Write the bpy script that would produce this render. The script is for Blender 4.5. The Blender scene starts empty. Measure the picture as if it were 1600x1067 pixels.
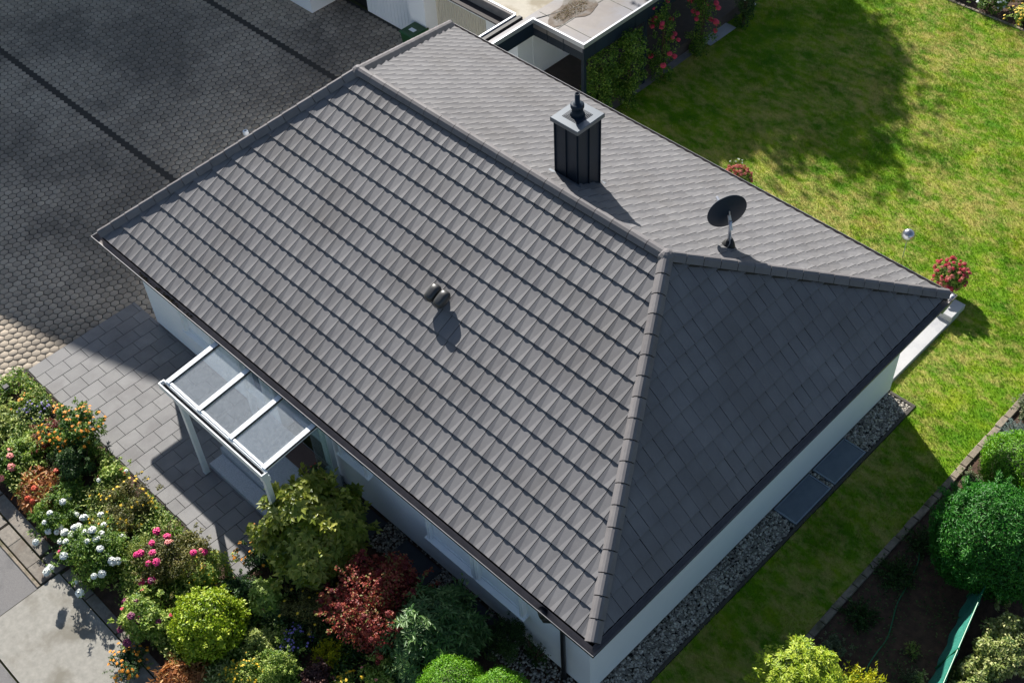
import bpy, math, random
import numpy as np
from mathutils import Vector, Matrix

S = bpy.context.scene
COL = S.collection
rad = math.radians
random.seed(7)
RNG = np.random.default_rng(7)

# ------------------------------------------------------------------ camera
cam_d = bpy.data.cameras.new('camera'); cam = bpy.data.objects.new('camera', cam_d); COL.objects.link(cam)
Rm = Matrix(((0.71282596, 0.70002599, -0.04292747), (-0.49856561, 0.54882842, 0.67098413), (0.49326614, -0.45689274, 0.74022803)))
cam.matrix_world = Matrix.Translation((21.831, -7.707, 21.917)) @ Rm.transposed().to_4x4()
cam_d.sensor_width = 36; cam_d.lens = 1946.4 / 1600 * 36
cam_d.clip_start = 0.5; cam_d.clip_end = 2000
S.camera = cam

# ------------------------------------------------------------------ light
SUN = Vector((-1.37, 0.69, 1.0)).normalized()          # direction towards the sun
elev = math.asin(SUN.z); azim = math.atan2(SUN.x, SUN.y)
world = bpy.data.worlds.new('World'); S.world = world; world.use_nodes = True
wn = world.node_tree.nodes; wl = world.node_tree.links
bgn = wn['Background']; sky = wn.new('ShaderNodeTexSky'); sky.sky_type = 'NISHITA'; sky.sun_disc = False
sky.sun_elevation = elev; sky.sun_rotation = azim
hsv = wn.new('ShaderNodeHueSaturation'); hsv.inputs['Saturation'].default_value = 0.98
wl.new(sky.outputs[0], hsv.inputs['Color']); wl.new(hsv.outputs[0], bgn.inputs[0]); bgn.inputs[1].default_value = 0.06
sd = bpy.data.lights.new('sun', 'SUN'); sd.energy = 5.0; sd.angle = rad(0.6); sd.color = (1.0, 0.955, 0.89)
so = bpy.data.objects.new('sun', sd); COL.objects.link(so)
so.rotation_euler = SUN.to_track_quat('Z', 'Y').to_euler(); so.location = (0, 0, 40)
S.view_settings.view_transform = 'Standard'; S.view_settings.look = 'None'
S.view_settings.exposure = 0.92; S.view_settings.gamma = 1.0

# ------------------------------------------------------------------ helpers
def tag(o, label=None, cat=None, group=None, kind=None):
    if label: o['label'] = label
    if cat: o['category'] = cat
    if group: o['group'] = group
    if kind: o['kind'] = kind
    return o

def empty(name, loc=(0, 0, 0), rz=0, label=None, cat=None, group=None):
    o = bpy.data.objects.new(name, None); COL.objects.link(o); o.location = loc; o.rotation_euler = (0, 0, rz)
    o.empty_display_size = 0.2
    return tag(o, label, cat, group)

def link_mesh(name, me, parent=None):
    o = bpy.data.objects.new(name, me); COL.objects.link(o)
    if parent is not None: o.parent = parent
    return o

def np_mesh(name, verts, tris, mat=None, tint=None, parent=None, smooth=False):
    """verts (n,3), faces (m,k) -> one mesh object"""
    verts = np.asarray(verts, dtype=np.float32); tris = np.asarray(tris, dtype=np.int32)
    k = tris.shape[1]
    me = bpy.data.meshes.new(name)
    me.vertices.add(len(verts)); me.vertices.foreach_set('co', verts.ravel())
    me.loops.add(tris.size); me.loops.foreach_set('vertex_index', tris.ravel())
    me.polygons.add(len(tris)); me.polygons.foreach_set('loop_start', np.arange(0, tris.size, k, dtype=np.int32))
    me.polygons.foreach_set('loop_total', np.full(len(tris), k, dtype=np.int32))
    me.update(calc_edges=True)
    if smooth: me.polygons.foreach_set('use_smooth', np.ones(len(tris), dtype=bool))
    if tint is not None:
        a = me.attributes.new('tint', 'FLOAT', 'POINT'); a.data.foreach_set('value', np.asarray(tint, dtype=np.float32))
    if mat: me.materials.append(mat)
    return link_mesh(name, me, parent)

class MB:
    def __init__(s): s.v = []; s.f = []; s.t = []; s.tv = 0.5
    def add(s, vs, fs):
        n = len(s.v); s.v += [tuple(v) for v in vs]; s.f += [tuple(i + n for i in f) for f in fs]
        s.t += [s.tv] * len(vs); return s
    def box(s, x0, x1, y0, y1, z0, z1, b=0.0):
        if b <= 0:
            vs = [(x0, y0, z0), (x1, y0, z0), (x1, y1, z0), (x0, y1, z0), (x0, y0, z1), (x1, y0, z1), (x1, y1, z1), (x0, y1, z1)]
            return s.add(vs, [(0, 3, 2, 1), (4, 5, 6, 7), (0, 1, 5, 4), (1, 2, 6, 5), (2, 3, 7, 6), (3, 0, 4, 7)])
        vs = [(x0, y0, z0), (x1, y0, z0), (x1, y1, z0), (x0, y1, z0), (x0, y0, z1 - b), (x1, y0, z1 - b), (x1, y1, z1 - b), (x0, y1, z1 - b),
              (x0 + b, y0 + b, z1), (x1 - b, y0 + b, z1), (x1 - b, y1 - b, z1), (x0 + b, y1 - b, z1)]
        return s.add(vs, [(0, 3, 2, 1), (8, 9, 10, 11), (0, 1, 5, 4), (1, 2, 6, 5), (2, 3, 7, 6), (3, 0, 4, 7),
                          (4, 5, 9, 8), (5, 6, 10, 9), (6, 7, 11, 10), (7, 4, 8, 11)])
    def bar(s, a, b, w, h, up=(0, 0, 1)):
        a = Vector(a); b = Vector(b); d = (b - a).normalized(); sd_ = d.cross(Vector(up))
        if sd_.length < 1e-5: sd_ = d.cross(Vector((1, 0, 0)))
        sd_.normalize(); u = sd_.cross(d)
        vs = []
        for p in (a, b):
            for i, j in ((-1, -1), (1, -1), (1, 1), (-1, 1)): vs.append(p + sd_ * (i * w / 2) + u * (j * h / 2))
        return s.add(vs, [(0, 1, 2, 3), (7, 6, 5, 4), (0, 4, 5, 1), (1, 5, 6, 2), (2, 6, 7, 3), (3, 7, 4, 0)])
    def tube(s, pts, r, n=8, caps=True):
        pts = [Vector(p) for p in pts]; rr = r if isinstance(r, (list, tuple)) else [r] * len(pts)
        vs = []; fs = []
        for i, p in enumerate(pts):
            d = (pts[min(i + 1, len(pts) - 1)] - pts[max(i - 1, 0)]).normalized()
            a = d.cross(Vector((0, 0, 1)))
            if a.length < 1e-3: a = d.cross(Vector((1, 0, 0)))
            a.normalize(); b = d.cross(a)
            for k in range(n):
                t = 2 * math.pi * k / n; vs.append(p + (a * math.cos(t) + b * math.sin(t)) * rr[i])
        for i in range(len(pts) - 1):
            for k in range(n):
                k2 = (k + 1) % n; fs.append((i * n + k, i * n + k2, (i + 1) * n + k2, (i + 1) * n + k))
        if caps: fs.append(tuple(range(n))[::-1]); fs.append(tuple(range((len(pts) - 1) * n, len(pts) * n)))
        return s.add(vs, fs)
    def lathe(s, prof, c=(0, 0, 0), n=16, M=None):
        vs = []; fs = []
        for (r, z) in prof:
            for k in range(n):
                t = 2 * math.pi * k / n; v = Vector((r * math.cos(t), r * math.sin(t), z))
                if M is not None: v = M @ v
                vs.append(v + Vector(c))
        for i in range(len(prof) - 1):
            for k in range(n):
                k2 = (k + 1) % n; fs.append((i * n + k, i * n + k2, (i + 1) * n + k2, (i + 1) * n + k))
        fs.append(tuple(range(n))[::-1]); fs.append(tuple(range((len(prof) - 1) * n, len(prof) * n)))
        return s.add(vs, fs)
    def build(s, name, mat, parent=None, smooth=False):
        me = bpy.data.meshes.new(name); me.from_pydata([tuple(v) for v in s.v], [], s.f); me.update()
        a = me.attributes.new('tint', 'FLOAT', 'POINT'); a.data.foreach_set('value', s.t)
        if smooth:
            me.polygons.foreach_set('use_smooth', [True] * len(me.polygons))
        if mat: me.materials.append(mat)
        return link_mesh(name, me, parent)

def lin(r, g, b, k=1.0):
    f = lambda c: ((c / 255 + 0.055) / 1.055) ** 2.4 if c > 10 else c / 255 / 12.92
    return (f(r) * k, f(g) * k, f(b) * k, 1)

def new_mat(name):
    m = bpy.data.materials.new(name); m.use_nodes = True
    return m, m.node_tree.nodes, m.node_tree.links, m.node_tree.nodes['Principled BSDF']

def surf(name, c1, c2=None, rough=0.6, scale=4.0, bump=0.0, bscale=60.0, metal=0.0, tintmix=0.0, spec=0.5, c3=None, s3=0.6, t3=(0.5, 0.65), coat=0.0):
    """noise-mottled surface: c1..c2 by fine noise, patches of c3, per-piece variation by 'tint'"""
    m, n, l, p = new_mat(name)
    tc = n.new('ShaderNodeTexCoord')
    nz = n.new('ShaderNodeTexNoise'); nz.inputs['Scale'].default_value = scale; nz.inputs['Detail'].default_value = 6; nz.inputs['Roughness'].default_value = 0.65
    l.new(tc.outputs['Object'], nz.inputs['Vector'])
    r = n.new('ShaderNodeValToRGB'); r.color_ramp.elements[0].position = 0.32; r.color_ramp.elements[1].position = 0.7
    r.color_ramp.elements[0].color = c1; r.color_ramp.elements[1].color = c2 or c1
    l.new(nz.outputs['Fac'], r.inputs['Fac']); out = r.outputs['Color']
    if c3 is not None:
        n3 = n.new('ShaderNodeTexNoise'); n3.inputs['Scale'].default_value = s3; n3.inputs['Detail'].default_value = 7; n3.inputs['Roughness'].default_value = 0.6
        l.new(tc.outputs['Object'], n3.inputs['Vector'])
        mr = n.new('ShaderNodeMapRange'); mr.inputs[1].default_value = t3[0]; mr.inputs[2].default_value = t3[1]
        l.new(n3.outputs['Fac'], mr.inputs[0])
        mx = n.new('ShaderNodeMix'); mx.data_type = 'RGBA'; mx.inputs[7].default_value = c3
        l.new(mr.outputs[0], mx.inputs[0]); l.new(out, mx.inputs[6]); out = mx.outputs[2]
    if tintmix > 0:
        at = n.new('ShaderNodeAttribute'); at.attribute_name = 'tint'
        mr = n.new('ShaderNodeMapRange'); mr.inputs[3].default_value = 1 - tintmix; mr.inputs[4].default_value = 1 + tintmix
        l.new(at.outputs['Fac'], mr.inputs[0])
        mm = n.new('ShaderNodeVectorMath'); mm.operation = 'MULTIPLY'
        cb = n.new('ShaderNodeCombineXYZ')
        for i in range(3): l.new(mr.outputs[0], cb.inputs[i])
        l.new(out, mm.inputs[0]); l.new(cb.outputs[0], mm.inputs[1]); out = mm.outputs[0]
    l.new(out, p.inputs['Base Color'])
    p.inputs['Roughness'].default_value = rough; p.inputs['Metallic'].default_value = metal
    p.inputs['Specular IOR Level'].default_value = spec; p.inputs['Coat Weight'].default_value = coat
    if bump > 0:
        nb = n.new('ShaderNodeTexNoise'); nb.inputs['Scale'].default_value = bscale; nb.inputs['Detail'].default_value = 4
        l.new(tc.outputs['Object'], nb.inputs['Vector'])
        b = n.new('ShaderNodeBump'); b.inputs['Strength'].default_value = bump; b.inputs['Distance'].default_value = 0.02
        l.new(nb.outputs['Fac'], b.inputs['Height']); l.new(b.outputs[0], p.inputs['Normal'])
    return m

def leaf_mat(name, cols, rough=0.5, trans=0.35, spec=0.4):
    m, n, l, p = new_mat(name)
    at = n.new('ShaderNodeAttribute'); at.attribute_name = 'tint'
    r = n.new('ShaderNodeValToRGB'); e = r.color_ramp.elements
    while len(e) < len(cols): e.new(0.5)
    for i, c in enumerate(cols): e[i].position = i / (len(cols) - 1); e[i].color = c
    l.new(at.outputs['Fac'], r.inputs['Fac']); l.new(r.outputs['Color'], p.inputs['Base Color'])
    p.inputs['Roughness'].default_value = rough; p.inputs['Specular IOR Level'].default_value = spec
    if trans > 0:
        t = n.new('ShaderNodeBsdfTranslucent'); l.new(r.outputs['Color'], t.inputs['Color'])
        mx = n.new('ShaderNodeMixShader'); mx.inputs[0].default_value = trans
        l.new(p.outputs[0], mx.inputs[1]); l.new(t.outputs[0], mx.inputs[2]); l.new(mx.outputs[0], n['Material Output'].inputs['Surface'])
    return m

# ------------------------------------------------------------------ materials
M_tile = surf('roof_tile_concrete', lin(109, 108, 110), lin(122, 121, 122), rough=0.6, scale=1.6, bump=0.1, bscale=90, tintmix=0.05, c3=lin(106, 104, 104), s3=0.7, t3=(0.46, 0.75), spec=0.15)
M_cap = surf('ridge_cap_concrete', lin(112, 109, 110), lin(124, 121, 121), rough=0.6, scale=5, tintmix=0.08, spec=0.15)
M_deck = surf('roof_underlay', lin(8, 8, 10), rough=1, spec=0)
M_gut = surf('gutter_dark_metal', lin(40, 41, 46), lin(52, 53, 58), rough=0.4, metal=0.3, scale=3)
M_gutin = surf('gutter_inside', lin(116, 111, 110), lin(136, 130, 128), rough=0.7, scale=5)
M_zinc = surf('zinc_edge', lin(190, 192, 198), rough=0.35, metal=0.6)
M_lip = surf('gutter_edge', lin(84, 84, 88), lin(120, 120, 124), rough=0.6, metal=0.2, scale=.8)
M_wall = surf('white_render', lin(238, 241, 243), lin(242, 244, 246), rough=0.9, scale=1.2, bump=0.15, bscale=120, c3=lin(228, 234, 238), s3=0.5, t3=(0.5, 0.8))
M_plinth = surf('plinth_stone', lin(110, 108, 98), lin(150, 146, 132), rough=0.9, scale=9, bump=0.4, bscale=30)
M_white = surf('white_paint', lin(238, 242, 245), lin(242, 245, 247), rough=0.35)
M_alu = surf('white_aluminium', lin(226, 231, 234), rough=0.3, coat=0.2)
M_black = surf('black_rubber', lin(22, 22, 24), rough=0.6)
M_anth = surf('anthracite_metal', lin(22, 36, 50), lin(30, 44, 58), rough=0.5, scale=2, spec=.3)
M_anthl = surf('light_anthracite_metal', lin(108, 114, 120), rough=0.35, metal=0.4)
M_patio = surf('patio_slab_concrete', lin(116, 115, 115), lin(128, 127, 126), rough=0.8, scale=2, bump=0.1, bscale=100, tintmix=0.08, c3=lin(110, 108, 108), s3=.8)
M_joint = surf('joint_sand', lin(58, 54, 50), lin(72, 68, 62), rough=1, scale=30)
M_hex = surf('hexagon_paver_concrete', lin(156, 144, 128), lin(178, 165, 147), rough=0.9, scale=1.1, bump=0.3, bscale=60, tintmix=0.15, c3=lin(128, 119, 107), s3=0.25, t3=(0.45, 0.6))
M_channel = surf('drain_channel_stone', lin(62, 42, 34), lin(48, 38, 34), rough=0.9, scale=3)
M_soil = surf('garden_soil', lin(58, 42, 34), lin(92, 70, 56), rough=1, scale=7, bump=1.0, bscale=22)
M_earth = surf('far_earth', lin(60, 66, 36), lin(84, 84, 50), rough=1, scale=2)
M_asph = surf('asphalt', lin(108, 106, 106), lin(126, 124, 122), rough=0.95, scale=40, bump=0.5, bscale=180, c3=lin(98, 97, 97), s3=1.0)
M_conc = surf('weathered_concrete', lin(132, 130, 123), lin(152, 149, 141), rough=0.95, scale=8, bump=0.3, bscale=90, c3=lin(118, 114, 104), s3=0.9, t3=(0.5, 0.62))
M_flag = surf('cracked_sandstone', lin(112, 107, 99), lin(138, 131, 121), rough=0.95, scale=12, bump=0.5, bscale=50, tintmix=0.12, c3=lin(112, 102, 92), s3=2)
M_kerb = surf('kerb_stone', lin(120, 110, 98), lin(146, 134, 118), rough=0.95, scale=14, bump=0.4, bscale=50, tintmix=0.15, c3=lin(92, 88, 66), s3=3)
M_granite = surf('grey_granite', lin(142, 150, 158), lin(200, 205, 210), rough=0.6, scale=55)
M_mat = surf('brown_doormat', lin(92, 76, 72), lin(106, 88, 82), rough=1, scale=30, bump=0.4, bscale=150)
M_peb = surf('pebble_stone', lin(140, 134, 124), lin(184, 178, 166), rough=0.8, scale=10, tintmix=0.6)
M_grate = surf('grey_steel_grating', lin(124, 136, 148), lin(142, 152, 164), rough=0.55, metal=0.1)
M_terr = surf('white_terrace_tile', lin(168, 168, 168), lin(180, 180, 179), rough=0.6, scale=2, c3=lin(156, 157, 160), s3=1.6)
M_flat = surf('flat_roof_membrane', lin(108, 101, 98), lin(126, 119, 114), rough=0.4, scale=1.6, c3=lin(118, 118, 124), s3=0.5, t3=(0.42, 0.55))
M_flatb = surf('pale_roof_membrane', lin(158, 152, 138), lin(176, 169, 154), rough=0.8, scale=2, c3=lin(136, 126, 106), s3=1.1, t3=(.45, .6))
M_moss = surf('moss', lin(88, 66, 34), lin(120, 96, 50), rough=1, scale=20, bump=1, bscale=50)
M_path = surf('garden_path_concrete', lin(124, 118, 116), lin(146, 140, 136), rough=0.9, scale=4, bump=0.2)
M_terrd = surf('brown_terrace_floor', lin(66, 58, 56), lin(80, 70, 66), rough=0.8, scale=5)
M_rib = surf('cream_door_panel', lin(206, 200, 184), rough=0.5)
M_bin = surf('green_plastic', lin(22, 70, 34), lin(30, 82, 42), rough=0.45, scale=2)
M_hose = surf('green_hose', lin(20, 110, 72), rough=0.4)
M_net = surf('green_netting', lin(36, 118, 104), lin(60, 140, 122), rough=0.6, scale=14, bump=0.3, bscale=160)
M_bark = surf('bark', lin(66, 50, 38), lin(92, 72, 54), rough=1, scale=20, bump=0.6, bscale=40)
M_stem = surf('green_stem', lin(50, 66, 30), lin(70, 84, 40), rough=0.8, scale=20)
M_pot = surf('dark_planter', lin(58, 50, 46), lin(76, 66, 60), rough=0.8, scale=9)
M_chrome = surf('mirror_chrome', lin(170, 170, 172), lin(205, 205, 208), rough=0.22, metal=.9, scale=14)
M_tileroof = surf('neighbour_roof', lin(110, 66, 50), lin(130, 80, 60), rough=0.8)
M_pvc = surf('grey_pvc', lin(190, 190, 186), rough=0.5)
M_ventcap = surf('vent_cap_plastic', lin(54, 54, 54), lin(64, 64, 63), rough=0.35)

def glass_mat(name, tint=(0.80, 0.88, 0.88, 1), dirt_sheen=0.10):
    m, n, l, p = new_mat(name); out = n['Material Output']
    t = n.new('ShaderNodeBsdfTransparent'); t.inputs[0].default_value = tint
    g = n.new('ShaderNodeBsdfGlossy'); g.inputs['Roughness'].default_value = 0.03
    d = n.new('ShaderNodeBsdfDiffuse'); d.inputs[0].default_value = (0.75, 0.8, 0.84, 1)  # diffuse layer: dirt plus a pale sky sheen put into the colour
    lw = n.new('ShaderNodeLayerWeight'); lw.inputs[0].default_value = .5; f = n.new('ShaderNodeMath'); f.operation = 'POWER'; f.inputs[1].default_value = 3.5; l.new(lw.outputs['Facing'], f.inputs[0])
    a = n.new('ShaderNodeMixShader'); b = n.new('ShaderNodeMixShader')
    f2 = n.new('ShaderNodeMath'); f2.operation = 'MULTIPLY_ADD'; f2.inputs[1].default_value = .85; f2.inputs[2].default_value = .09; l.new(f.outputs[0], f2.inputs[0]); l.new(f2.outputs[0], a.inputs[0]); l.new(t.outputs[0], a.inputs[1]); l.new(g.outputs[0], a.inputs[2])
    tc = n.new('ShaderNodeTexCoord'); nz = n.new('ShaderNodeTexNoise'); nz.inputs['Scale'].default_value = 14; nz.inputs['Detail'].default_value = 8
    l.new(tc.outputs['Object'], nz.inputs['Vector'])
    mr = n.new('ShaderNodeMapRange'); mr.inputs[1].default_value = 0.4; mr.inputs[2].default_value = 0.8; mr.inputs[3].default_value = dirt_sheen; mr.inputs[4].default_value = dirt_sheen + 0.05
    l.new(nz.outputs['Fac'], mr.inputs[0]); l.new(mr.outputs[0], b.inputs[0])
    l.new(a.outputs[0], b.inputs[1]); l.new(d.outputs[0], b.inputs[2]); l.new(b.outputs[0], out.inputs['Surface'])
    return m
M_glass = glass_mat('canopy_glass', (0.96, 0.99, 0.99, 1), 0.09)
M_pane = surf('dark_window_glass', lin(52, 62, 66), rough=0.08, spec=0.8)
M_pglass = glass_mat('green_tinted_glass', (0.7, 0.82, 0.78, 1), 0.05)

def lawn_mat():
    m, n, l, p = new_mat('lawn_grass')
    tc = n.new('ShaderNodeTexCoord')
    def noise(sc, det=5, ro=0.6, sx=1, sy=1, rot=0.0):
        mp = n.new('ShaderNodeMapping'); mp.inputs['Scale'].default_value = (sx, sy, 0.3); mp.inputs['Rotation'].default_value = (0, 0, rot)
        z = n.new('ShaderNodeTexNoise'); z.inputs['Scale'].default_value = sc; z.inputs['Detail'].default_value = det; z.inputs['Roughness'].default_value = ro
        l.new(tc.outputs['Object'], mp.inputs[0]); l.new(mp.outputs[0], z.inputs['Vector']); return z.outputs['Fac']
    r1 = n.new('ShaderNodeValToRGB'); e = r1.color_ramp.elements
    e[0].position = 0.3; e[0].color = lin(78, 134, 8); e[1].position = 0.74; e[1].color = lin(168, 184, 40)
    k = e.new(0.5); k.color = lin(116, 158, 16)
    l.new(noise(1.3, 6, 0.65), r1.inputs['Fac'])
    # dry straw-coloured patches: large regions x finer breakup
    big = noise(0.32, 3, 0.5); fine = noise(2.4, 6, 0.7, 1.0, 1.7, 0.6)
    mt = n.new('ShaderNodeMath'); mt.operation = 'MULTIPLY_ADD'; mt.inputs[1].default_value = 0.55
    l.new(big, mt.inputs[0]); l.new(fine, mt.inputs[2])
    mr = n.new('ShaderNodeMapRange'); mr.inputs[1].default_value = 0.71; mr.inputs[2].default_value = 0.93
    l.new(mt.outputs[0], mr.inputs[0])
    mx = n.new('ShaderNodeMix'); mx.data_type = 'RGBA'; mx.inputs[7].default_value = lin(204, 186, 112)
    sc_ = n.new('ShaderNodeMath'); sc_.operation = 'MULTIPLY'; sc_.inputs[1].default_value = 0.75
    l.new(mr.outputs[0], sc_.inputs[0]); l.new(sc_.outputs[0], mx.inputs[0])
    l.new(r1.outputs[0], mx.inputs[6])
    at = n.new('ShaderNodeAttribute'); at.attribute_name = 'tint'
    m2 = n.new('ShaderNodeMapRange'); m2.inputs[3].default_value = 0.7; m2.inputs[4].default_value = 1.25; l.new(at.outputs['Fac'], m2.inputs[0])
    cb = n.new('ShaderNodeCombineXYZ'); [l.new(m2.outputs[0], cb.inputs[i]) for i in range(3)]
    mm = n.new('ShaderNodeVectorMath'); mm.operation = 'MULTIPLY'; l.new(mx.outputs[2], mm.inputs[0]); l.new(cb.outputs[0], mm.inputs[1])
    l.new(mm.outputs[0], p.inputs['Base Color']); p.inputs['Roughness'].default_value = 0.75; p.inputs['Specular IOR Level'].default_value = 0.2
    t = n.new('ShaderNodeBsdfTranslucent'); l.new(mm.outputs[0], t.inputs[0])
    ms = n.new('ShaderNodeMixShader'); ms.inputs[0].default_value = 0.2
    l.new(p.outputs[0], ms.inputs[1]); l.new(t.outputs[0], ms.inputs[2]); l.new(ms.outputs[0], n['Material Output'].inputs['Surface'])
    return m
M_lawn = lawn_mat()

# ================================================================== SETTING
def sheet(name, pts, z, mat, kind='structure', tint=0.5):
    b = MB(); b.tv = tint; b.add([(x, y, z) for x, y in pts], [tuple(range(len(pts)))])
    return tag(b.build(name, mat), kind=kind)
sheet('ground', [(-400, -400), (400, -400), (400, 400), (-400, 400)], -0.06, M_earth)
sheet('lawn', [(0.9, 10.52), (15.28, 10.52), (15.28, -3), (16.82, -3), (16.82, 25.0), (0.9, 24.95)], -0.012, M_lawn, tint=0.3)
sheet('soil', [(-3.5, -5.0), (15.2, -5.0), (15.2, 0.45), (7.74, 0.45), (7.74, -2.64), (-3.5, -2.64)], -0.03, M_soil)
sheet('garden_bed_soil', [(16.9, -6), (26, -6), (26, 25), (16.9, 25)], -0.035, M_soil)
sheet('far_bed_soil', [(4, 25.05), (22, 25.05), (22, 32), (4, 32)], -0.035, M_soil)
sheet('road', [(-30, -14), (4.78, -14), (4.78, -5.57), (-30, -5.57)], -0.02, M_asph)
sheet('forecourt', [(4.8, -6.98), (14, -6.98), (14, -5.12), (4.8, -5.12)], -0.012, M_conc)
sheet('street', [(4.8, -14), (20, -14), (20, -7.02), (4.8, -7.02)], -0.022, M_asph)
sheet('garden_path', [(2.9, 12.3), (3.14, 12.3), (3.14, 19.6), (2.9, 19.6)], -0.004, M_path)
b = MB(); b.box(0.7, 2.9, 11.4, 21, -.1, .34, .01); tag(b.build('carport_floor', M_terrd), kind='structure')
sheet('garden_step_slab', [(2.3, 18.3), (3.3, 18.3), (3.3, 19.55), (2.3, 19.55)], 0.03, M_terr)

# flagstones between bed and road
b = MB(); x = -3.5
while x < 12:
    w = random.uniform(0.5, 0.95)
    for (ya, yb) in ((-5.53, -5.2 if x < 4.4 else -5.16), (-5.18 if x < 4.4 else -5.1, -4.86)):
        if x > 4.6 and yb < -5.12: continue
        b.tv = random.random()
        j = random.uniform(-.1, .1)
        b.box(x + 0.012 + j, x + w - 0.012 + j, ya + .01, yb - 0.01, -0.06, random.uniform(-0.004, 0.006), 0.008)
    x += w
tag(b.build('pavement', M_flag), kind='structure')
b = MB(); b.box(-30, 4.78, -5.62, -5.55, -0.06, 0.01, 0.01)
tag(b.build('road_kerb', M_kerb), kind='structure')

# hexagon paver driveway
def hexfield():
    pa = 0.216; R = pa / math.sqrt(3) * 0.935; dy = pa * math.sqrt(3) / 2
    vs = []; fs = []; ti = []
    base = np.array([[math.cos(rad(60 * k + 30)), math.sin(rad(60 * k + 30))] for k in range(6)])
    r = 0
    y = -4.6
    while y < 12.76:
        x = -21 + (0.5 * pa if r % 2 else 0)
        while x < 0.35:
            ok = not ((-0.62 < x and y < 0.45)) and not (3.74 < y < 3.90) and not (9.74 < y < 9.86) and not (y < -2.66 and x > -0.75) \
                and y < .86 * (x + 15.72) + 6.6 and y > -.574 * (x + 15.72) + 4.0 and not (x > 0.28 and y < 10.5)
            if ok:
                rr = R * random.uniform(0.96, 1.0); z = random.uniform(-0.004, 0.004); cx = x + random.uniform(-.004, .004); cy = y + random.uniform(-.004, .004)
                tx, ty = random.uniform(-.02, .02), random.uniform(-.02, .02)
                nb = len(vs)
                for (hx, hy) in base * rr: vs.append((cx + hx, cy + hy, -0.012))
                for (hx, hy) in base * rr * 0.88: vs.append((cx + hx, cy + hy, z + hx * tx + hy * ty))
                t = random.random(); ti += [t] * 12
                for k in range(6):
                    k2 = (k + 1) % 6; fs.append((nb + k, nb + k2, nb + 6 + k2)); fs.append((nb + k, nb + 6 + k2, nb + 6 + k))
                for k in range(4): fs.append((nb + 6, nb + 7 + k, nb + 8 + k))
            x += pa
        y += dy; r += 1
    return tag(np_mesh('driveway', vs, fs, M_hex, ti), kind='structure')
hexfield()
sheet('driveway_joint_sand', [(-30, -4.85), (-0.66, -4.85), (-0.66, 0.45), (0.35, 0.45), (0.35, 12.8), (-30, 12.8)], -0.016, M_joint)
b = MB()
for (ya, yb) in ((3.77, 3.87), (9.76, 9.83)):
    for i in range(60):
        b.tv = random.random(); b.box(-21 + i * 0.36 + 0.004, -21 + (i + 1) * 0.36 - 0.004, ya, yb, -0.08, -0.02, 0.004)
tag(b.build('drain_channel', M_channel), kind='structure')

# patio slabs, half bond
b = MB(); i = 0; x = -0.68
b2 = MB(); b2.box(-0.7, 7.71, -2.64, 0.45, -0.3, -0.006)
while x < 7.7:
    off = (0.245 if i % 2 else 0.0); y = -2.6 - off
    while y < 0.5:
        ya = max(y, -2.62); yb = min(y + 0.49, 0.43)
        if yb - ya > 0.05:
            b.tv = random.random(); z = random.uniform(-.0015, .0015)
            b.box(x + .004, x + .377, ya + .004, yb - .004, -0.005, 0.012 + z, 0.004)
        y += 0.49
    x += 0.381; i += 1
tag(b.build('patio', M_patio), kind='structure'); tag(b2.build('patio_bedding', M_joint), kind='structure')
# slab path by the front wall
b = MB()
for k, (xa, xb) in enumerate(((8.0, 8.9), (9.5, 10.6), (10.95, 12.0), (12.1, 12.6))):
    b.box(xa, xb, -0.35, 0.36, -0.06, 0.015, .008)
tag(b.build('front_path', surf('dark_slate', lin(44, 48, 56), lin(56, 60, 68), rough=0.6, scale=4)), kind='structure')

# lawn edging stones
b = MB(); y = -3.0
while y < 25:
    w = random.uniform(0.3, 0.42); b.tv = random.random(); j = random.uniform(-.012, .012)
    b.box(16.82 + j, 16.97 + j, y + .008, y + w - .008, -0.1, random.uniform(0.015, 0.035), 0.012); y += w
x = 3.0
while x < 16.9:
    w = random.uniform(0.3, 0.42); b.tv = random.random(); b.box(x + .008, x + w - .008, 24.96, 25.06, -0.1, 0.02, 0.01); x += w
tag(b.build('lawn_edging', M_kerb), kind='structure')
b = MB(); b.box(15.2, 15.27, -0.5, 10.42, -0.1, 0.02, .006); b.box(14.62, 15.27, 10.42, 10.5, -0.1, 0.02, .006)
tag(b.build('gravel_edging', surf('edge_strip', lin(70, 66, 60), rough=.9)), kind='structure')
sheet('gravel_bed', [(14.5, -0.6), (15.2, -0.6), (15.2, 10.42), (14.5, 10.42)], -0.025, M_black)

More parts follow.
